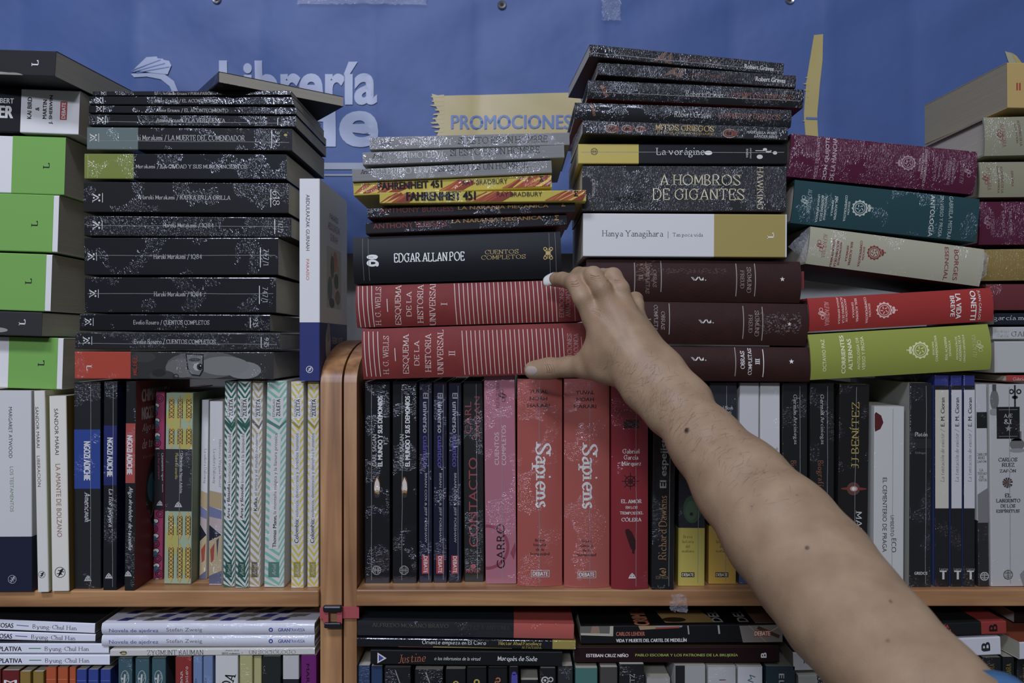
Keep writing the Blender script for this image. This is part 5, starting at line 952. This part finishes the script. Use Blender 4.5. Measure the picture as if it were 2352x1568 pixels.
# red strap with a black buckle that ties the two bookcases together
st = empty('strap', (0, 0, 0)); tag(st, 'red webbing strap with a black buckle tying the two bookcases together', 'strap')
rm, nt, b = nodes_of('red_webbing'); b.inputs['Base Color'].default_value = (*albedo('a8444c'), 1); b.inputs['Roughness'].default_value = .75
tc = N(nt, 'ShaderNodeTexCoord'); wv = N(nt, 'ShaderNodeTexWave'); wv.inputs['Scale'].default_value = 420
nt.links.new(tc.outputs['Object'], wv.inputs['Vector']); bp_ = N(nt, 'ShaderNodeBump'); bp_.inputs['Strength'].default_value = .3; bp_.inputs['Distance'].default_value = .0005
nt.links.new(wv.outputs[1], bp_.inputs['Height']); nt.links.new(bp_.outputs[0], b.inputs['Normal'])
pb_ = plain('black_plastic', (.012, .012, .014), .35)
def pbox(m2, x0, y0, x1, y1, ya, yb_, m): q0, q1 = P(x0, y1, 0), P(x1, y0, 0); m2.box(q0.x, q1.x, ya, yb_, q0.z, q1.z, m)
m2 = MB(); pbox(m2, 735, 1395, 747, 1420, -.0012, .0008, rm); pbox(m2, 783, 1393, 825, 1419, -.0012, .0008, rm); m2.build('webbing', st)
for x0, x1 in ((744, 757), (776, 788)):
    m2 = MB(); pbox(m2, x0, 1400, x1, 1429, -.005, -.0035, rm); m2.build('webbing_loop', st, bevel=.0006)
m2 = MB(); pbox(m2, 745, 1386, 788, 1401, -.0085, -.0015, pb_); m2.build('buckle', st, bevel=.002)
m2 = MB(); pbox(m2, 748, 1425, 786, 1437, -.008, -.0015, pb_); pbox(m2, 748, 1418, 757, 1430, -.0034, -.0014, pb_); pbox(m2, 777, 1418, 786, 1430, -.0034, -.0014, pb_); m2.build('buckle', st, bevel=.002)

# loose film sticking out from some wrapped books
def flap(label_parent, pts3, nm='film_flap'):
    m2 = MB(); A, B_, C_, D_ = pts3; n = 9
    rr = random.Random(3); Vf = []
    for j in range(n):
        for i in range(n):
            u, v = i / (n - 1), j / (n - 1)
            q = [(A[k] * (1 - u) + B_[k] * u) * (1 - v) + (D_[k] * (1 - u) + C_[k] * u) * v for k in range(3)]
            s_ = math.sin(math.pi * u) * .7 + .15
            Vf.append((q[0] + rr.uniform(-1, 1) * .001 * s_, q[1] + rr.uniform(-1, 1) * .003 * s_, q[2] + rr.uniform(-1, 1) * .001 * s_))
    m2.add(Vf, [(j * n + i, j * n + i + 1, (j + 1) * n + i + 1, (j + 1) * n + i) for j in range(n - 1) for i in range(n - 1)], film_mat())
    o = m2.build(nm, None, True)
    if label_parent:
        o.parent = label_parent; o.matrix_parent_inverse = label_parent.matrix_world.inverted()
        tag(o, 'loose clear film')
    return o
def find(s_): return next(o for o in COL.objects if o.get('label', '').startswith(s_))
bpy.context.view_layer.update()
flap(find('cream hardback in loose'), [P(1810, 566, .01), P(1860, 520, -.003), P(1852, 604, -.003), P(1838, 590, .01)])
flap(find('cream hardback in loose'), [P(2261, 572, -.003), P(2272, 586, .0), P(2266, 630, .0), P(2246, 654, -.003)])
flap(find('dark grey book with painted'), [P(1292, 372, .08), P(1336.5, 280, -.008), P(1336.5, 306, -.008), P(1294, 396, .07)])

fb = find('uppermost of three brown'); rb = MB()
rm_ = plain('red_ribbon', albedo('7a2024'), .5)
q0, q1 = P(1836, 662, .006), P(1850, 622, .006); rb.box(q0.x, q1.x, .0105, .0112, q0.z, q1.z, rm_)
o = rb.build('ribbon_marker', None); o.parent = fb; o.matrix_parent_inverse = fb.matrix_world.inverted()
# ================================================================== the reaching arm
def ext(px, py, y, rpx): return (np.array(P(px, py, y)), rpx * S(y))
GH = 0.0016
def build_arm():
    lo = np.array([-.005, -.50, CZ - .32]); hi = np.array([.33, .012, CZ + .10])
    dim = np.ceil((hi - lo) / GH).astype(int)
    F = {}
    def cone(fld, a, b, k):
        (pa, ra), (pb, rb) = a, b
        m = max(ra, rb) + k + .012
        i0 = np.maximum(0, np.floor((np.minimum(pa, pb) - m - lo) / GH).astype(int)); i1 = np.minimum(dim, np.ceil((np.maximum(pa, pb) + m - lo) / GH).astype(int) + 1)
        if (i1 <= i0).any(): return
        X = (lo[0] + GH * np.arange(i0[0], i1[0]))[:, None, None]; Y = (lo[1] + GH * np.arange(i0[1], i1[1]))[None, :, None]; Z = (lo[2] + GH * np.arange(i0[2], i1[2]))[None, None, :]
        d = pb - pa; l2 = float(d @ d) + 1e-12
        tt = np.clip(((X - pa[0]) * d[0] + (Y - pa[1]) * d[1] + (Z - pa[2]) * d[2]) / l2, 0, 1)
        q = np.sqrt((X - pa[0] - tt * d[0]) ** 2 + (Y - pa[1] - tt * d[1]) ** 2 + (Z - pa[2] - tt * d[2]) ** 2) - (ra + (rb - ra) * tt)
        sl = tuple(slice(a_, b_) for a_, b_ in zip(i0, i1))
        o = fld[sl]; h = np.maximum(k - np.abs(o - q), 0) / k
        fld[sl] = np.minimum(o, q) - h * h * k * .25
    body = np.full(dim, .03, np.float32); fing = np.full(dim, .03, np.float32)
    # forearm, hand back; (px, py, depth, radius in px)
    ax = [ext(1520, 893, -.125, 56), ext(1551, 928, -.135, 63), ext(1620, 1015, -.165, 80), ext(1702, 1112, -.20, 105), ext(1794, 1221, -.24, 128), ext(1872, 1313, -.275, 136), ext(1940, 1403, -.31, 138), ext(2010, 1480, -.345, 137), ext(2112, 1585, -.385, 138), ext(2260, 1720, -.43, 150)]
    for a, b in zip(ax[:-1], ax[1:]): cone(body, a, b, .012)
    W1, W2, W3 = ext(1476, 895, -.118, 42), ext(1508, 868, -.122, 42), ext(1534, 850, -.118, 34)
    cone(body, W1, ext(1528, 948, -.135, 46), .012); cone(body, W3, ext(1590, 915, -.135, 44), .012)
    # metacarpals
    MI, MM, MR, MP = ext(1364, 728, -.084, 26), ext(1402, 708, -.091, 25), ext(1434, 706, -.087, 23), ext(1459, 726, -.074, 20.5)
    for w_, m in ((ext(1462, 860, -.112, 40), MI), (ext(1482, 852, -.117, 38), MM), (ext(1500, 842, -.114, 36), MR), (ext(1516, 832, -.106, 32), MP)): cone(body, w_, m, .016)
    cone(body, W1, ext(1462, 860, -.112, 40), .012); cone(body, W2, ext(1490, 846, -.115, 40), .012); cone(body, W3, ext(1514, 834, -.108, 34), .012)
    # palm depth
    cone(body, ext(1440, 800, -.078, 44), ext(1430, 745, -.064, 34), .016)
    # thenar and web
    TC, TM, TI, TT = ext(1440, 858, -.098, 36), ext(1350, 840, -.066, 29), ext(1262, 846, -.036, 24), ext(1224, 850, -.026, 20)
    cone(body, TC, TM, .014); cone(body, ext(1392, 800, -.088, 30), ext(1352, 826, -.068, 24), .012); cone(body, ext(1380, 760, -.086, 26), ext(1366, 806, -.078, 26), .012); cone(body, ext(1420, 800, -.098, 40), ext(1390, 838, -.084, 34), .012)
    # thumb
    cone(fing, TM, ext(1306, 842, -.050, 23.5), .004); cone(fing, ext(1306, 842, -.050, 23.5), TI, .004); cone(fing, TI, TT, .005); cone(fing, ext(1246, 848, -.031, 22.5), ext(1228, 850, -.026, 20.5), .004)
    # fingers: knuckle, first joint, second joint, tip
    def finger(chain):
        f = np.full(dim, .03, np.float32)
        for a, b in zip(chain[:-1], chain[1:]): cone(f, a, b, .003)
        h = np.maximum(.003 - np.abs(fing - f), 0) / .003
        np.copyto(fing, np.minimum(fing, f) - h * h * .003 * .25)
    finger([MI, ext(1338, 684, -.085, 22.5), ext(1320, 650, -.076, 21.5), ext(1292, 642, -.048, 17.5), ext(1278, 642, -.036, 16), ext(1270, 644, -.026, 14.5)])
    finger([MM, ext(1382, 662, -.092, 22.5), ext(1363, 633, -.083, 21.5), ext(1330, 631, -.046, 18), ext(1312, 642, -.026, 15)])
    finger([MR, ext(1425, 664, -.086, 21), ext(1408, 635, -.076, 20.5), ext(1384, 634, -.042, 17.5), ext(1368, 648, -.024, 14.5)])
    finger([MP, ext(1461, 700, -.068, 18.5), ext(1459, 688, -.056, 18), ext(1442, 690, -.034, 15.5), ext(1426, 698, -.022, 13.5)])
    k = .0055
    h = np.maximum(k - np.abs(body - fing), 0) / k
    F = np.minimum(body, fing) - h * h * k * .25
    # ---- surface nets
    ins = F < 0
    c = [ins[i:dim[0] - 1 + i, j:dim[1] - 1 + j, l:dim[2] - 1 + l] for i in (0, 1) for j in (0, 1) for l in (0, 1)]
    s_ = sum(q.astype(np.int8) for q in c); act = (s_ > 0) & (s_ < 8)
    I = np.argwhere(act); idx = np.full(act.shape, -1, np.int64); idx[act] = np.arange(len(I))
    pos = np.zeros((len(I), 3)); cnt = np.zeros(len(I))
    for axis in range(3):
        o1, o2 = [a for a in range(3) if a != axis]
        for u in (0, 1):
            for v in (0, 1):
                A = np.zeros(3, int); A[o1] = u; A[o2] = v; B = A.copy(); B[axis] = 1
                fa = F[tuple((I + A).T)]; fb = F[tuple((I + B).T)]
                m = (fa < 0) != (fb < 0); tt = np.where(m, fa / np.where(m, fa - fb, 1), 0)
                q = np.tile(A.astype(float), (len(I), 1)); q[:, axis] = tt
                pos[m] += q[m]; cnt[m] += 1
    Vx = lo + GH * (I + pos / cnt[:, None])
    faces = []
    for axis in range(3):
        o1, o2 = (axis + 1) % 3, (axis + 2) % 3
        sa = [slice(None)] * 3; sb = [slice(None)] * 3; sa[axis] = slice(0, -1); sb[axis] = slice(1, None)
        E = np.argwhere(ins[tuple(sa)] != ins[tuple(sb)])
        E = E[(E[:, o1] > 0) & (E[:, o2] > 0) & (E[:, o1] < dim[o1] - 1) & (E[:, o2] < dim[o2] - 1)]
        e1 = np.zeros(3, int); e1[o1] = 1; e2 = np.zeros(3, int); e2[o2] = 1
        q = np.stack([idx[tuple((E - e1 - e2).T)], idx[tuple((E - e2).T)], idx[tuple(E.T)], idx[tuple((E - e1).T)]], 1)
        fl = ins[tuple(E.T)]; q[~fl] = q[~fl][:, ::-1]
        faces.append(q)
    Q = np.concatenate(faces); Q = Q[(Q >= 0).all(1)]
    # ---- light relaxation
    for _ in range(4):
        acc = np.zeros_like(Vx); n = np.zeros(len(Vx))
        for a, b in ((0, 1), (1, 2), (2, 3), (3, 0)):
            np.add.at(acc, Q[:, a], Vx[Q[:, b]]); np.add.at(n, Q[:, a], 1)
            np.add.at(acc, Q[:, b], Vx[Q[:, a]]); np.add.at(n, Q[:, b], 1)
        Vx = Vx * .5 + .5 * acc / np.maximum(n, 1)[:, None]
    return Vx, Q
AV, AQ = build_arm()

person = empty('person', tuple(P(1500, 880, -.12)))
tag(person, 'person reaching in with a bare forearm, hand gripping the red cloth volumes, blue sleeve', 'person')
# ---- surface detail: creases over the joints, tendons, moles, warm knuckles
def seg_dist(Q_, a, b):
    a, b = np.array(a), np.array(b); d = b - a
    tt = np.clip(((Q_ - a) @ d) / (d @ d), 0, 1); return np.linalg.norm(Q_ - a - tt[:, None] * d, axis=1)
scr = np.stack([1176 + AV[:, 0] / (PX * (DC + AV[:, 1]) / DC), 784 - (AV[:, 2] - CZ) / (PX * (DC + AV[:, 1]) / DC)], 1)
nrm = np.zeros_like(AV)
fn = np.cross(AV[AQ[:, 2]] - AV[AQ[:, 0]], AV[AQ[:, 3]] - AV[AQ[:, 1]])
for k in range(4): np.add.at(nrm, AQ[:, k], fn)
nrm /= np.linalg.norm(nrm, axis=1)[:, None] + 1e-12
if nrm[np.argmin(AV[:, 1])][1] > 0: nrm = -nrm; AQ = AQ[:, ::-1]
def W3(px, py, y): return np.array(P(px, py, y))
def along(pts, n=7):
    (x0, y0), (x1, y1) = pts; return [front(x0 + (x1 - x0) * k / n, y0 + (y1 - y0) * k / n) for k in range(n + 1)]
def line_dist(Q_, L_): return np.min([seg_dist(Q_, a, b + 1e-7) for a, b in zip(L_[:-1], L_[1:])], axis=0)
def front(px, py):
    """the skin point nearest the viewer along a photo pixel"""
    d = np.hypot(scr[:, 0] - px, scr[:, 1] - py); c = np.where(d < 7)[0]
    if len(c) == 0: return AV[np.argmin(d)]
    return AV[c[np.argmin(AV[c, 1])]]
CREASES = [([(1305, 652), (1330, 643)], .7), ([(1306, 657), (1332, 648)], .5), ([(1304, 646), (1328, 637)], .4), ([(1349, 631), (1378, 626)], .7), ([(1350, 636), (1380, 631)], .5), ([(1351, 641), (1378, 637)], .35), ([(1398, 639), (1426, 636)], .7), ([(1400, 643), (1424, 641)], .4),
           ([(1246, 834), (1252, 862)], .6), ([(1251, 832), (1258, 863)], .7), ([(1256, 832), (1264, 864)], .45), ([(1262, 834), (1268, 862)], .3), ([(1358, 704), (1372, 712)], .25), ([(1356, 710), (1372, 719)], .25), ([(1360, 716), (1376, 726)], .25)]
near = np.full(len(AV), 9.0)
for pts, s_ in CREASES:
    near = np.minimum(near, line_dist(AV, along(pts)))
bmr = bmesh.new(); vs_ = [bmr.verts.new(q) for q in AV]
bmr.verts.index_update()
for q in AQ: bmr.faces.new([vs_[i] for i in q])
hot = set(np.where(near < .0022)[0].tolist())
for rep in range(3):
    ed = {e_ for v in vs_ if v.is_valid and v.index in hot for f in v.link_faces for e_ in f.edges} if rep == 0 else {e_ for e_ in bmr.edges if e_.verts[0].tag and e_.verts[1].tag}
    r_ = bmesh.ops.subdivide_edges(bmr, edges=list(ed), cuts=1, use_grid_fill=True, smooth=0.0)
    for v in bmr.verts: v.tag = False
    for g in r_['geom']:
        if isinstance(g, bmesh.types.BMVert): g.tag = True
        elif isinstance(g, bmesh.types.BMEdge):
            for v in g.verts: v.tag = True
bmr.normal_update(); bmr.verts.index_update()
AV = np.array([v.co[:] for v in bmr.verts]); nr0 = nrm.copy(); nrm = np.array([v.normal[:] for v in bmr.verts]); AF = [[v.index for v in f.verts] for f in bmr.faces]
bmr.free()
scr = np.stack([1176 + AV[:, 0] / (PX * (DC + AV[:, 1]) / DC), 784 - (AV[:, 2] - CZ) / (PX * (DC + AV[:, 1]) / DC)], 1)
disp = np.zeros(len(AV)); crease = np.zeros(len(AV)); warm = np.zeros(len(AV)); mole = np.zeros(len(AV))
for pts, s_ in CREASES:
    d = line_dist(AV, along(pts)); g = np.exp(-(d / .0005) ** 2); disp -= .0006 * s_ * g; crease = np.maximum(crease, g * s_)
for (a, b, h_) in (((1372, 728), (1440, 822), .0009), ((1408, 712), (1456, 810), .0009), ((1438, 712), (1474, 800), .0007)):
    mid = ((a[0] + b[0]) / 2, (a[1] + b[1]) / 2)
    for q0, q1 in ((a, mid), (mid, b)):
        d = seg_dist(AV, front(*q0), front(*q1)); disp += h_ * np.exp(-(d / .0045) ** 2) * .7
for px, py, r_ in ((1364, 720, .010), (1404, 700, .009), (1434, 698, .009), (1324, 642, .008), (1366, 630, .008), (1416, 638, .008), (1254, 846, .009), (1345, 828, .010)):
    d = np.linalg.norm(AV - front(px, py), axis=1); warm = np.maximum(warm, np.exp(-(d / r_) ** 2))
for px, py, r_, s_ in ((1572, 986, .0021, 1), (1851, 1252, .0014, .8), (2044, 1374, .001, .7), (1720, 1159, .0009, .55), (1827, 1131, .0008, .5), (2035, 1466, .001, .6), (1700, 1036, .001, .3)):
    d = np.linalg.norm(AV - front(px, py), axis=1); g = np.clip((r_ * 1.5 - d) / (r_ * .6), 0, 1) * s_; mole = np.maximum(mole, g)
    if s_ == 1: disp += .0008 * np.clip(g, 0, 1)
AV = AV + nrm * disp[:, None]
me = bpy.data.meshes.new('forearm_and_hand'); me.from_pydata((AV - np.array(person.location)).tolist(), [], AF)
me.polygons.foreach_set('use_smooth', [True] * len(AF))
at = me.color_attributes.new('marks', 'FLOAT_COLOR', 'POINT')
at.data.foreach_set('color', np.stack([crease, warm, mole, np.ones(len(AV))], 1).astype(np.float32).ravel())
sk, nt, b = nodes_of('skin'); L = nt.links
tc = N(nt, 'ShaderNodeTexCoord'); n1 = N(nt, 'ShaderNodeTexNoise'); n1.inputs['Scale'].default_value = 38; n1.inputs['Detail'].default_value = 5
n2 = N(nt, 'ShaderNodeTexNoise'); n2.inputs['Scale'].default_value = 1100; n2.inputs['Detail'].default_value = 2; n3 = N(nt, 'ShaderNodeTexVoronoi'); n3.inputs['Scale'].default_value = 900
for q in (n1, n2, n3): L.new(tc.outputs['Object'], q.inputs['Vector'])
cr = N(nt, 'ShaderNodeValToRGB'); cr.color_ramp.elements[0].position = .3; cr.color_ramp.elements[0].color = (*albedo('8e735d'), 1); cr.color_ramp.elements[1].position = .7; cr.color_ramp.elements[1].color = (*albedo('a1866e'), 1)
L.new(n1.outputs[0], cr.inputs[0])
ca = N(nt, 'ShaderNodeVertexColor'); ca.layer_name = 'marks'; sp = N(nt, 'ShaderNodeSeparateColor'); L.new(ca.outputs[0], sp.inputs[0])
last = cr.outputs[0]
for ch, colr, f in ((1, '96705a', .5), (0, '5f4334', .8), (2, '33261f', 1.0)):
    mx = N(nt, 'ShaderNodeMix', data_type='RGBA'); ml = N(nt, 'ShaderNodeMath', operation='MULTIPLY'); ml.inputs[1].default_value = f
    L.new(sp.outputs[ch], ml.inputs[0]); L.new(ml.outputs[0], mx.inputs[0]); L.new(last, mx.inputs[6]); mx.inputs[7].default_value = (*albedo(colr), 1); last = mx.outputs[2]
L.new(last, b.inputs['Base Color'])
b.inputs['Roughness'].default_value = .5; b.inputs['Specular IOR Level'].default_value = .35
b.inputs['Subsurface Weight'].default_value = .12; b.inputs['Subsurface Radius'].default_value = (1, .35, .2); b.inputs['Subsurface Scale'].default_value = .003
ad = N(nt, 'ShaderNodeMath', operation='ADD'); L.new(n2.outputs[0], ad.inputs[0]); L.new(n3.outputs[0], ad.inputs[1])
bp_ = N(nt, 'ShaderNodeBump'); bp_.inputs['Strength'].default_value = .22; bp_.inputs['Distance'].default_value = .0006
L.new(ad.outputs[0], bp_.inputs['Height']); L.new(bp_.outputs[0], b.inputs['Normal'])
me.materials.append(sk)
arm = link('forearm_and_hand', me, person)
bvh = BVHTree.FromPolygons(AV.tolist(), AF)
eye = Vector((0, -DC, CZ))
def hit(px, py):
    d = (P(px, py, 0) - eye).normalized(); return bvh.ray_cast(eye, d)
# nails: small curved plates let into the finger ends
def nail(label, cen, axis_px, half_l, half_w, colm, lift=.0006, tip=None):
    """cen and axis in photo pixels; the plate is wrapped on the skin"""
    m2 = MB(); n, m = 9, 7; Vn = []; ux, uy = axis_px; l = math.hypot(ux, uy); ux, uy = ux / l, uy / l
    for j in range(n):
        for i in range(m):
            u = (j / (n - 1) * 2 - 1); v = (i / (m - 1) * 2 - 1)
            w_ = half_w * (math.sqrt(max(0.0, 1 - max(0, abs(u) - .25) ** 2 / .60)) )
            px, py = cen[0] + ux * u * half_l - uy * v * w_, cen[1] + uy * u * half_l + ux * v * w_
            h = hit(px, py)
            if h[0] is None:
                q = bvh.find_nearest(P(px, py, -.03)); co, no = q[0], q[1]
            else: co, no = h[0], h[1]
            Vn.append(co + no * (lift * (1 - .8 * max(abs(u), abs(v)) ** 4)) - person.location)
    m2.add(Vn, [(j * m + i, (j + 1) * m + i, (j + 1) * m + i + 1, j * m + i + 1) for j in range(n - 1) for i in range(m - 1)], colm)
    o = m2.build('fingernail', arm, True); tag(o, label)
nm_, nt, b = nodes_of('nail_pink'); b.inputs['Base Color'].default_value = (*albedo('a99795'), 1); b.inputs['Roughness'].default_value = .22
nw_, nt, b = nodes_of('nail_white'); b.inputs['Base Color'].default_value = (*albedo('d4d7de'), 1); b.inputs['Roughness'].default_value = .25
nail('pale thumbnail', (1220, 851), (1, .06), 13.5, 10.5, nm_)
# the long white nail of the forefinger, projecting past its tip
m2 = MB(); q0 = P(1274, 642, -.034); ax_ = Vector((-.62, .62, -.14)).normalized(); up = Vector((-.62, -.66, .42)).normalized(); sd = ax_.cross(up).normalized(); up = sd.cross(ax_)
for k, (u0, off) in enumerate(((0, 0), (0, -.0009))):
    for j in range(8):
        for i in range(9):
            a = (i / 8 - .5) * 2.0; u = j / 7; w_ = .0076 * (1 - .22 * u ** 5)
            q = q0 + ax_ * (u * .0135 - .001) + sd * (math.sin(a) * w_ / .84) + up * ((math.cos(a) - 1) * .0065 + .0068 + off - .001 * u) 
            m2.v.append(tuple(q - person.location))
kk = m2.mi(nw_)
for k in range(2):
    for j in range(7):
        for i in range(8):
            a = k * 72 + j * 9 + i; m2.f.append((a, a + 1, a + 10, a + 9)); m2.m.append(kk)
for j in range(7):
    for i in (0, 8): a = j * 9 + i; m2.f.append((a, a + 9, a + 81, a + 72)); m2.m.append(kk)
for i in range(8): a = 63 + i; m2.f.append((a, a + 1, a + 73, a + 72)); m2.m.append(kk)
tag(m2.build('fingernail', arm, True), 'long white painted nail of the forefinger')
# fine dark hairs on the wrist and forearm
hm2 = MB(); hmat = plain('arm_hair', (.03, .02, .015), .5); rr = random.Random(11)
for k in range(330):
    tt = rr.random() ** 1.5; px = 1440 + tt * 330 + rr.uniform(-60, 70); py = 850 + tt * 250 + rr.uniform(-60, 70)
    h = hit(px, py)
    if h[0] is None: continue
    a = rr.uniform(-.9, .9) + 2.3; ln = rr.uniform(.005, .012); q = Vector(h[0]); no = h[1]; base = len(hm2.v)
    for s_ in range(6):
        a += rr.uniform(-.25, .25); d_ = Vector((math.cos(a), 0, -math.sin(a))); d_ = (d_ - no * d_.dot(no)).normalized()
        q2 = q + no * (.0002 + .0003 * math.sin(s_ / 5 * 3)); wd_ = .00005 * (1 - s_ / 7); sd = d_.cross(no)
        for v_ in (sd * wd_, no * wd_ * 1.5, -sd * wd_): hm2.v.append(tuple(q2 + v_ - person.location))
        q = q + d_ * ln / 5
        hh = bvh.find_nearest(q)
        if hh[0] is not None: q, no = Vector(hh[0]), hh[1]
    kk = hm2.mi(hmat)
    for s_ in range(5):
        for i in range(3): a0 = base + s_ * 3; hm2.f.append((a0 + i, a0 + (i + 1) % 3, a0 + 3 + (i + 1) % 3, a0 + 3 + i)); hm2.m.append(kk)
hm2.build('arm_hair', person)
# blue sleeve round the elbow
sm_, nt, b = nodes_of('blue_sleeve'); b.inputs['Base Color'].default_value = (*albedo('2f66a0'), 1); b.inputs['Roughness'].default_value = .8
tc = N(nt, 'ShaderNodeTexCoord'); n1 = N(nt, 'ShaderNodeTexNoise'); n1.inputs['Scale'].default_value = 1500; L = nt.links
L.new(tc.outputs['Object'], n1.inputs['Vector']); bp_ = N(nt, 'ShaderNodeBump'); bp_.inputs['Strength'].default_value = .3; bp_.inputs['Distance'].default_value = .0005
L.new(n1.outputs[0], bp_.inputs['Height']); L.new(bp_.outputs[0], b.inputs['Normal'])
A0, A1 = P(2226, 1702, -.413), P(2480, 1960, -.50); d_ = (A1 - A0).normalized(); u_ = d_.cross(Vector((0, 1, 0))).normalized(); v_ = d_.cross(u_)
m2 = MB(); n, m = 40, 12
for sh in (0, -.0012):
    for j in range(m + 1):
        for i in range(n):
            a = 6.2832 * i / n; rad = .0462 + sh + .0016 * math.sin(a * 3 + j * .7) + .0012 * math.sin(j * 1.7 + a * 2) + .012 * j / m + (.0008 if j == 0 else 0)
            m2.v.append(tuple(A0 + d_ * (j / m * (A1 - A0).length) + u_ * (rad * math.cos(a)) + v_ * (rad * math.sin(a)) - person.location))
kk = m2.mi(sm_); o_ = (m + 1) * n
for j in range(m):
    for i in range(n):
        i2 = (i + 1) % n
        for q in ((j * n + i, j * n + i2, (j + 1) * n + i2, (j + 1) * n + i), (o_ + j * n + i, o_ + (j + 1) * n + i, o_ + (j + 1) * n + i2, o_ + j * n + i2)): m2.f.append(q); m2.m.append(kk)
for i in range(n): m2.f.append((i, o_ + i, o_ + (i + 1) % n, (i + 1) % n)); m2.m.append(kk)
m2.build('sleeve', person, True)
